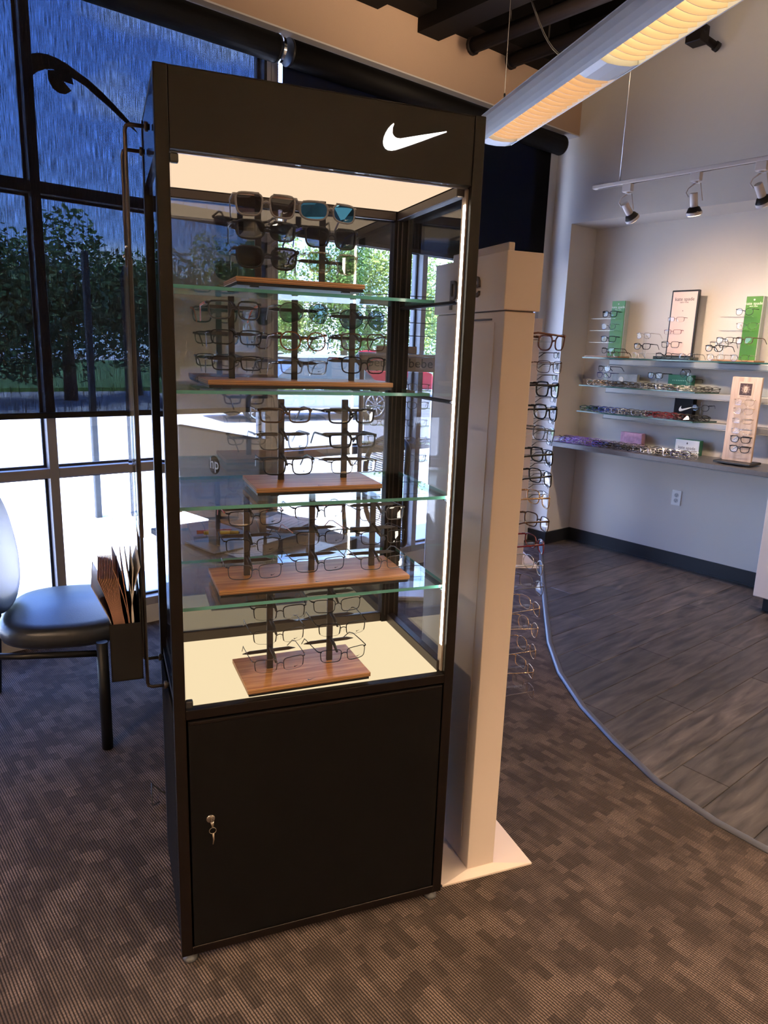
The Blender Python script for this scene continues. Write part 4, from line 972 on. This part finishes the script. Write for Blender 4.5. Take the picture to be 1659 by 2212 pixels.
# boxes and cards
def card(name, label, cat, px0, py0, px1, x, z, face, dep=.04, side=None, hpx=None):
    y0, y1, _, _ = span(px0, py0, px1, py0, x); zt = wx((px0+px1)/2, py0, x).z; h = (y1-y0)/2
    t = thing(name, label, cat, (x, (y0+y1)/2, z+.0005), 0)
    MB().bbox(0, dep, -h, h, 0, zt-z, .002, 1).build('box_body', side or face, t)
    MB().box(-.0008, -.0001, -h+.003, h-.003, .003, zt-z-.003).build('front_print', face, t)
    return t, h, zt-z
t, h, hh = card('photo_card', 'silver photo card box on the middle glass wall shelf', 'box', 1324, 808, 1378, 4.97, ZBs, M('card_silver', (.22, .23, .24), .35, var=(14, .8)), .03)
MB().lathe([(.016, -.0018), (.023, -.0018), (.023, -.001), (.016, -.001)], 20, (0, .03, hh*.55), 'x').build('printed_ring', M('print_pale2', (.55, .56, .56), .4), t)
t, h, hh = card('green_box', 'dark green eyewear box on the middle glass wall shelf', 'box', 1444, 810, 1496, 4.97, ZBs, M('box_green', (.012, .10, .065), .45), .05)
text('lettering', '* P E R S O N A L *', .012, (-.0014, 0, hh*.72), RZW, M('print_green_pale', (.25, .45, .36), .5), t, .0002) if False else None
for k in range(9): MB().box(-.0014, -.0008, -.06+.0135*k, -.055+.0135*k, hh*.60, hh*.60+.007).build('printed_glyph', M('print_green_pale', (.25, .45, .36), .5), t)
t, h, hh = card('swoosh_box', 'black box with white swoosh on the lowest glass wall shelf', 'box', 1458, 861, 1499, 4.97, ZC, M('box_black', (.006, .006, .009), .5, 0, .12), .05)
sw = swoosh(h*1.5, 0, .0006); sw.bm.transform(Matrix.Translation((-.0016, 0, hh*.5)) @ Matrix.Rotation(-math.pi/2, 4, 'Z')); sw.build('swoosh_mark', M('print_white', (.8, .8, .8), .4), t)
t, h, hh = card('pink_box', 'pink and violet patterned eyewear box on the dark counter', 'box', 1341, 935, 1388, 4.97, ZD, M('box_pink', (.55, .30, .42), .5, var=(35, .6)), .05)
t, h, hh = card('kate_spade_sign', 'white sign block with green sides lettered kate spade on the counter', 'sign', 1459, 950, 1513, 4.95, ZD, M('sign_white', (.72, .72, .74), .4), .05, M('sign_green', (.03, .16, .10), .4))
text('lettering', 'kate spade', .030, (-.0012, 0, hh*.45), RZW, dk, t, .0002); text('lettering', 'NEW YORK', .010, (-.0012, 0, hh*.24), RZW, dk, t, .0002)
MB().prism([(0, .012), (.006, .004), (.003, .0), (.0015, -.001), (.002, -.005), (-.002, -.005), (-.0015, -.001), (-.003, 0), (-.006, .004)], -.0016, -.0009, 'x').build('spade_mark', dk, t).location = (0, 0, hh*.72)
# slatted wood stand with the lion emblem
xk = 4.80; y0, y1, _, _ = span(1572, 900, 1637, 900, xk); zt = wx(1615, 815, xk).z
t = thing('lion_display', 'pale wood eyewear stand with square lion emblem on the counter', 'display stand', (xk, (y0+y1)/2, ZD+.001), 0); h = (y1-y0)/2; hh = zt-ZD
PW = wood('pale_wood', (.42, .30, .22), (.58, .45, .36), (14, 14, 1.2), .5)
MB().bbox(-.006, .014, -h, h, .022, hh, .002, 1).build('wood_back', PW, t)
MB().bbox(-.085, .085, -h-.03, h+.02, .008, .022, .003, 1).build('stand_base', BLACK2, t)
MB().lathe([(.03, 0), (.05, .004), (.05, .008)], 20).build('turntable', STEEL, t)
MB().box(-.0075, -.0062, -.046, .046, hh-.135, hh-.03).build('emblem_card', M('emblem_tan', (.56, .42, .32), .5), t)
lion = MB().box(-.0086, -.0076, -.038, .038, hh-.115, hh-.04).build('emblem_square', M('emblem_brown', (.05, .025, .018), .5), t)
zc_ = hh-.078; tanm = M('emblem_tan', (0, 0, 0))
mb = MB()
for k in range(18):
    a_ = 2*math.pi*k/18; r0, r1 = .018, .033 if k % 2 else .027
    mb.prism([(r0*math.cos(a_-.09), zc_+r0*math.sin(a_-.09)), (r1*math.cos(a_), zc_+r1*math.sin(a_)), (r0*math.cos(a_+.09), zc_+r0*math.sin(a_+.09))], -.0094, -.0086, 'x')
mb.build('lion_mane', tanm, lion)
MB().prism([(0, zc_-.020), (.010, zc_-.012), (.014, zc_+.002), (.010, zc_+.015), (0, zc_+.019), (-.010, zc_+.015), (-.014, zc_+.002), (-.010, zc_-.012)], -.0096, -.0086, 'x').build('lion_face', tanm, lion)
mb = MB()
for s in (-1, 1): mb.prism([(s*.003, zc_+.004), (s*.009, zc_+.006), (s*.008, zc_+.002)], -.0102, -.0095, 'x')
mb.prism([(-.004, zc_-.004), (.004, zc_-.004), (0, zc_-.010)], -.0102, -.0095, 'x'); mb.build('lion_features', M('emblem_brown', (0, 0, 0)), lion)
text('lettering', 'ANNE KLEIN', .011, (-.0080, 0, hh-.125), RZW, M('emblem_brown', (0, 0, 0)), t, .0002)
for k, (py, kind, fat, fc) in enumerate(((868, 'cat', 'thin', 'gold'), (887, 'cat', 'thin', 'gold'), (908, 'rect', 'thin', 'gold'), (930, 'rect', 'thin', 'silver'), (948, 'cat', 'thick', 'black'), (969, 'cat', 'thick', 'matte black'))):
    p = wx(1606-(py-868)*.10, py, xk-.03)
    o = obj('eyeglasses', gl_meshes(kind, fat, True), None, p, (0, 0, -math.pi/2), '%s on the pale wood stand, %s from the lion emblem' % (['pale gold rimless glasses', 'gold rimless glasses', 'gold narrow glasses', 'silver narrow glasses', 'black cat-eye glasses', 'matte black cat-eye glasses'][k], ['first', 'second', 'third', 'fourth', 'fifth', 'last'][k]), 'glasses', 'glasses on the pale wood stand')
    setm(o, FM[fc], LM['clear']); o.scale = (1.02,)*3
    MB().box(-.03, -.0065, -.006, .006, p.z-t.location.z-.012, p.z-t.location.z-.006).build('nose_peg', ACRY, t)
# single upright glasses (pixel of bridge, support height, finish, wording)
UPR = [(1316, 677, 4.87, 'square', 'thick', 'black', 'black glasses, top tier of the left green stand'), (1313, 704, 4.87, 'round', 'thin', 'gunmetal', 'thin grey glasses, second tier of the left green stand'), (1313, 731, 4.87, 'square', 'thick', 'matte black', 'matte black glasses, third tier of the left green stand'),
 (1312, 756, 4.86, 'cat', 'mid', 'black', 'black cat-eye glasses at the foot of the left green stand'), (1322, 764, 4.81, 'round', 'mid', 'dark tortoise', 'brown glasses lying before the left green stand'),
 (1389, 724, 4.88, 'round', 'mid', 'crystal', 'clear glasses, highest of the trio beside the left green stand'), (1386, 747, 4.86, 'cat', 'thick', 'black', 'black cat-eye glasses, middle of the trio beside left green stand'), (1377, 766, 4.83, 'cat', 'mid', 'white', 'pale pink glasses, lowest of the trio on the shelf'),
 (1459, 689, 4.90, 'half', 'thin', 'brown', 'brown half-rim glasses, highest on the framed sign'), (1452, 716, 4.90, 'half', 'thin', 'burgundy', 'wine half-rim glasses, middle of the framed sign'), (1447, 743, 4.88, 'square', 'mid', 'black', 'black glasses, lowest on the framed sign'),
 (1433, 768, 4.83, 'round', 'mid', 'black', 'black round glasses at the foot of the framed sign'), (1482, 768, 4.83, 'round', 'mid', 'smoke crystal', 'grey clear glasses right of the framed sign foot'),
 (1564, 734, 4.90, 'cat', 'mid', 'black', 'black glasses, rear of the stepped trio'), (1552, 743, 4.87, 'cat', 'mid', 'gunmetal', 'dark grey glasses, middle of the stepped trio'), (1541, 751, 4.84, 'cat', 'thick', 'black', 'black glasses, front of the stepped trio'),
 (1545, 770, 4.82, 'round', 'mid', 'crystal', 'clear glasses lying under the stepped trio'), (1597, 770, 4.82, 'round', 'mid', 'crystal', 'clear glasses before the right green stand'),
 (1607, 672, 4.87, 'round', 'mid', 'smoke crystal', 'grey glasses, top tier of the right green stand'), (1612, 703, 4.87, 'cat', 'mid', 'crystal', 'clear glasses, second tier of the right green stand'), (1606, 734, 4.86, 'square', 'thick', 'dark tortoise', 'dark tortoise glasses, third tier of the right green stand'),
 (1304, 795, 4.88, 'cat', 'mid', 'black', 'black glasses, upper on the acrylic post of the middle shelf'), (1303, 809, 4.88, 'cat', 'mid', 'navy', 'navy glasses, lower on the acrylic post of the middle shelf'), (1414, 810, 4.88, 'square', 'thick', 'black', 'black square glasses alone on the middle wall shelf'),
 (1483, 812, 4.90, 'round', 'mid', 'black', 'black glasses hung askew over the green box'), (1512, 880, 4.90, 'round', 'mid', 'black', 'black round glasses beside the swoosh box'), (1280, 826, 4.86, 'cat', 'thin', 'gold', 'thin gold glasses at the shelf end under the acrylic post')]
for px, py, x, kind, fat, fc, lab in UPR:
    p = wx(px, py, x); d = random.uniform(-.25, .15); rx = 0
    zs = ZA if py < 775 else (ZBs if py < 850 else ZC)
    low = SHAPES[kind][1]+.007
    if p.z - zs < low+.014: p.z = zs+low
    t = obj('eyeglasses', gl_single(kind, fat), None, p, (0, .55 if 'askew' in lab else 0, -math.pi/2+d), lab, 'glasses', 'glasses standing on the wall shelves')
    setm(t, FM[fc], LM['clear'])
# small acrylic props that carry the raised ones
def prop(px, py0, x, zbase, label):
    p = wx(px, py0, x); t = thing('acrylic_prop', label, 'display stand', (x+.035, p.y, zbase+.0004), 0, 'acrylic glasses props')
    MB().box(-.035, .035, -.035, .035, 0, .003).build('prop_base', ACRY, t); MB().box(-.004, .004, -.012, -.006, .003, p.z-zbase+.02).build('prop_post', ACRY, t); MB().box(-.004, .004, .006, .012, .003, p.z-zbase+.02).build('prop_post', ACRY, t)
prop(1389, 724, 4.88, ZA, 'clear prop under the trio of glasses beside left green stand'); prop(1556, 738, 4.89, ZA, 'clear prop under the stepped trio of glasses'); prop(1304, 795, 4.88, ZBs, 'clear prop at the left of the middle wall shelf'); prop(1414, 810, 4.88, ZBs, 'clear prop under the single square glasses'); prop(1512, 876, 4.90, ZC, 'clear prop beside the swoosh box'); prop(1483, 812, 4.90, ZBs, 'clear prop before the green box')
# rows of folded glasses lying on the shelves and the counter
ORDN = ['first', 'second', 'third', 'fourth', 'fifth', 'sixth', 'seventh', 'eighth', 'ninth', 'tenth', 'eleventh', 'twelfth', 'thirteenth', 'fourteenth', 'fifteenth', 'sixteenth', 'seventeenth', 'eighteenth', 'nineteenth', 'twentieth', 'twenty-first', 'twenty-second', 'twenty-third', 'twenty-fourth']
def pile(z, pxa, pxb, py, xs, cols, lab, grp, dy=.056):
    n = 0
    for r, x in enumerate(xs):
        ya, yb = wx(pxa, py, x).y, wx(pxb, py, x).y; k = int((ya-yb)/dy)
        for i in range(k+1):
            f = i/max(1, k); y = ya-(ya-yb)*f
            kind = random.choice(['cat', 'round', 'square', 'rect', 'cat']); fat = random.choice(['mid', 'mid', 'thin'])
            tilt = .62
            o = obj('eyeglasses', gl_meshes(kind, fat, True), None, (x+random.uniform(-.006, .006), y, z+.021+.002*((i+r) % 3)), None, lab, 'glasses', grp)
            o.rotation_euler = (Matrix.Rotation(-math.pi/2+.46, 3, 'Z') @ Matrix.Rotation(-tilt, 3, 'X')).to_euler()
            o.location.z = z+.0006-min((o.rotation_euler.to_matrix() @ v.co).z for v in o.data.vertices)
            c = random.choice(cols[min(len(cols)-1, int(f*len(cols)))]); setm(o, FM[c], LM['clear'])
            o['label'] = 'folded %s glasses, %s from left, %s row on the %s' % (c, ORDN[i], (['front', 'back'] if len(xs) == 2 else ['front', 'middle', 'back'])[r], lab); n += 1
pile(ZBs, 1284, 1536, 836, (4.835, 4.90), [('black', 'gold', 'gunmetal'), ('gunmetal', 'silver', 'black', 'crystal'), ('silver', 'smoke crystal', 'black'), ('silver', 'crystal', 'black')], 'middle wall shelf', 'folded glasses on the middle wall shelf')
pile(ZC, 1268, 1512, 900, (4.835, 4.90), [('blue', 'black', 'navy', 'black', 'green'), ('blue', 'black', 'silver'), ('white', 'gunmetal', 'black'), ('silver', 'black', 'burgundy'), ('burgundy', 'black'), ('black', 'matte black')], 'lowest wall shelf', 'folded glasses on the lowest wall shelf')
pile(ZD, 1212, 1490, 962, (4.72, 4.79, 4.86), [('purple', 'lavender', 'black'), ('purple', 'lavender', 'gunmetal'), ('lavender', 'black', 'gunmetal', 'blue'), ('lavender', 'silver', 'black'), ('gunmetal', 'black', 'silver'), ('black', 'silver', 'navy')], 'dark counter', 'folded glasses on the dark counter')
# ================================================================== OUTSIDE
ST('ground', MB().box(-60, 90, 3.78, 90, -.30, -.10), M('pavement', (.74, .72, .69), .9, var=(3, .1)))
ST('ground_asphalt', MB().box(-60, 90, 9.0, 24.0, -.10, -.085), M('asphalt', (.36, .36, .37), .9, var=(6, .15)))
o = MB().box(-60, 90, 24.2, 60, -.10, .02).build('lawn', M('lawn_grass', (.10, .20, .045), .9, var=(12, .4)), None, kind='structure')
ST('kerb', MB().bbox(-60, 90, 8.9, 9.05, -.12, .03, .02, 1), M('kerb_concrete', (.5, .49, .47), .8))
p = wz(214, 1122, -.1)
t = thing('outdoor_post', 'dark weathered square post standing outside the left window', 'post', p)
MB().bbox(-.026, .026, -.026, .026, 0, 2.35, .006, 1).build('shaft', M('post_dark', (.02, .026, .034), .6, var=(20, .5)), t); MB().lathe([(.12, 0), (.12, .015), (.07, .02)], 20).build('base_flange', M('post_flange', (.4, .4, .4), .5), t)
LEAF = [M('leaf_light', (.30, .39, .09), .6, var=(3, .4)), M('leaf_mid', (.12, .22, .04), .6, var=(3, .4)), M('leaf_dark', (.06, .12, .035), .6, var=(3, .4))]
BARK = M('bark', (.10, .075, .055), .9)
def tree(label, x, y, h, rx, mi, n=7000, z0=.4, grp='trees beyond the car park'):
    t = thing('tree', label, 'tree', (x, y, 0), random.uniform(0, 6), grp)
    MB().tube([(0, 0, -.1), (.05, 0, h*.4), (0, .05, h*.75)], [.18, .13, .05], 8).build('trunk', BARK, t)
    vs, fs = [], []
    lob = [(random.gauss(0, .35)*rx, random.gauss(0, .35)*rx, random.uniform(.25, .85)*h, random.uniform(.35, .6)) for _ in range(12)] + [(0, 0, h*.5, 1)]
    for k in range(n):
        cx_, cy_, cz_, rr = random.choice(lob)
        v = Vector((random.gauss(0, 1), random.gauss(0, 1), random.gauss(0, 1))).normalized()*(random.random()**.3)
        c = Vector((cx_+v.x*rx*rr, cy_+v.y*rx*rr, cz_+v.z*h*.42*rr))
        if c.z < z0: c.z = z0+random.random()*.5
        a_ = Vector((random.gauss(0, 1), random.gauss(0, 1), random.gauss(0, .6))).normalized()*random.uniform(.05, .12); b_ = Vector((random.gauss(0, 1), random.gauss(0, 1), random.gauss(0, 1))).normalized()*random.uniform(.035, .075)
        i = len(vs); vs += [c-a_, c+b_, c+a_, c-b_]; fs.append((i, i+1, i+2, i+3))
    me = bpy.data.meshes.new('crown'); me.from_pydata([tuple(v) for v in vs], [], fs); me.materials.append(LEAF[mi]); obj('crown', me, t)
NTH16 = ['first'] + NTH[1:16]
i = 0
for x, y, h, rx, mi in ((.8, 20, 3.9, 2.4, 2), (3.6, 19, 4.3, 2.2, 2), (6.2, 20.5, 4.6, 2.0, 2), (8.6, 22, 4.2, 1.9, 2), (12.2, 28, 5.0, 1.8, 1), (14.6, 28, 6.6, 1.5, 0), (16.4, 27.2, 7.4, 1.4, 0), (18.4, 28.2, 7.0, 1.5, 0), (20.6, 27.4, 7.6, 1.5, 1), (22.8, 28.4, 7.2, 1.6, 0), (25.2, 27.6, 7.8, 1.6, 0), (27.8, 28.4, 7.4, 1.7, 0), (30.4, 27.6, 7.6, 1.7, 1), (33.4, 28.4, 7.8, 1.8, 0), (36.6, 28, 7.6, 1.9, 0), (40, 29, 8, 2, 0)):
    tree('%s green tree beyond the car park, %s in the row from the left' % (['bright', 'mid', 'dark'][mi], NTH16[i]), x, y, h, rx, mi); i += 1
def car(label, loc, rz, paint, h, L, suv):
    t = thing('car', label, 'car', loc, rz, 'cars parked outside')
    hl = L/2
    body = [(-hl, .35), (-hl+.02, .62), (-hl+.12, .78), (-hl*.42, .86), (hl*.60 if not suv else hl*.86, .92), (hl-.06, .84), (hl, .55), (hl-.04, .30), (-hl+.06, .28)]
    cabn = [(-hl*.46, .86), (-hl*.16, h-.05), (0, h), (hl*.38, h-.01), ((hl*.64) if not suv else hl*.84, .92)]
    mb = MB(); mb.prism(body, -.86, .86, 'y'); bmesh.ops.bevel(mb.bm, geom=[e for e in mb.bm.edges if abs((e.verts[0].co-e.verts[1].co).y) < .01], offset=.05, segments=2, affect='EDGES'); mb.build('body', paint, t)
    mb = MB(); mb.prism(cabn, -.70, .70, 'y'); mb.build('cabin', M('car_glass', (.03, .035, .045), .05, 0, .8), t)
    mb = MB(); mb.prism([(-hl*.20, h-.07), (-hl*.14, h-.03), (0, h+.015), (hl*.38, h+.005), (hl*.42, h-.04)], -.72, .72, 'y'); mb.build('roof', paint, t)
    for x in (-hl*.62, hl*.60):
        for s in (-1, 1):
            w_ = MB().lathe([(.30, -.10), (.335, -.07), (.335, .07), (.30, .10)], 24, (x, s*.80, .335), 'y').build('wheel', M('tyre', (.015, .015, .016), .8), t)
            r_ = MB(); r_.lathe([(.04, 0), (.06, .01), (.06, .02)], 12, (x, s*.905, .335), 'y')
            for k in range(10): a_ = 2*math.pi*k/10; r_.tube([(x, s*.915, .335), (x+.24*math.cos(a_), s*.905, .335+.24*math.sin(a_))], [.03, .018], 5)
            r_.tube([(x+.25*math.cos(2*math.pi*k/24), s*.905, .335+.25*math.sin(2*math.pi*k/24)) for k in range(24)], .018, 6, closed=True); r_.build('wheel_rim', STEEL, w_)
    for s in (-1, 1):
        MB().bbox(hl-.10, hl+.005, s*.6-.16, s*.6+.16, .62, .74, .02, 1).build('tail_light', M('tail_red', (.5, .02, .02), .3), t); MB().bbox(-hl-.005, -hl+.15, s*.62-.15, s*.62+.15, .62, .74, .02, 1).build('head_light', CHROME, t)
    MB().bbox(hl-.01, hl+.012, -.25, .25, .45, .58, .005, 1).build('number_plate', WHITEP, t)
PW_ = M('car_white', (.75, .76, .78), .2, 0, .6, coat=.5); PR_ = M('car_red', (.35, .012, .03), .2, 0, .6, coat=.5); PS_ = M('car_silver', (.42, .43, .45), .25, .5)
p1 = wz(545, 850, -.085); p2 = wz(800, 852, -.085); p3 = wz(655, 902, -.085)
car('white sedan parked outside the window, left of the red car', p1, -.75, PW_, 1.45, 4.6, False)
car('red car parked outside the window behind the glasses', p2, -.75, PR_, 1.6, 4.6, True)
car('silver car parked closest to the window', p3, -.15, PS_, 1.45, 4.7, False)
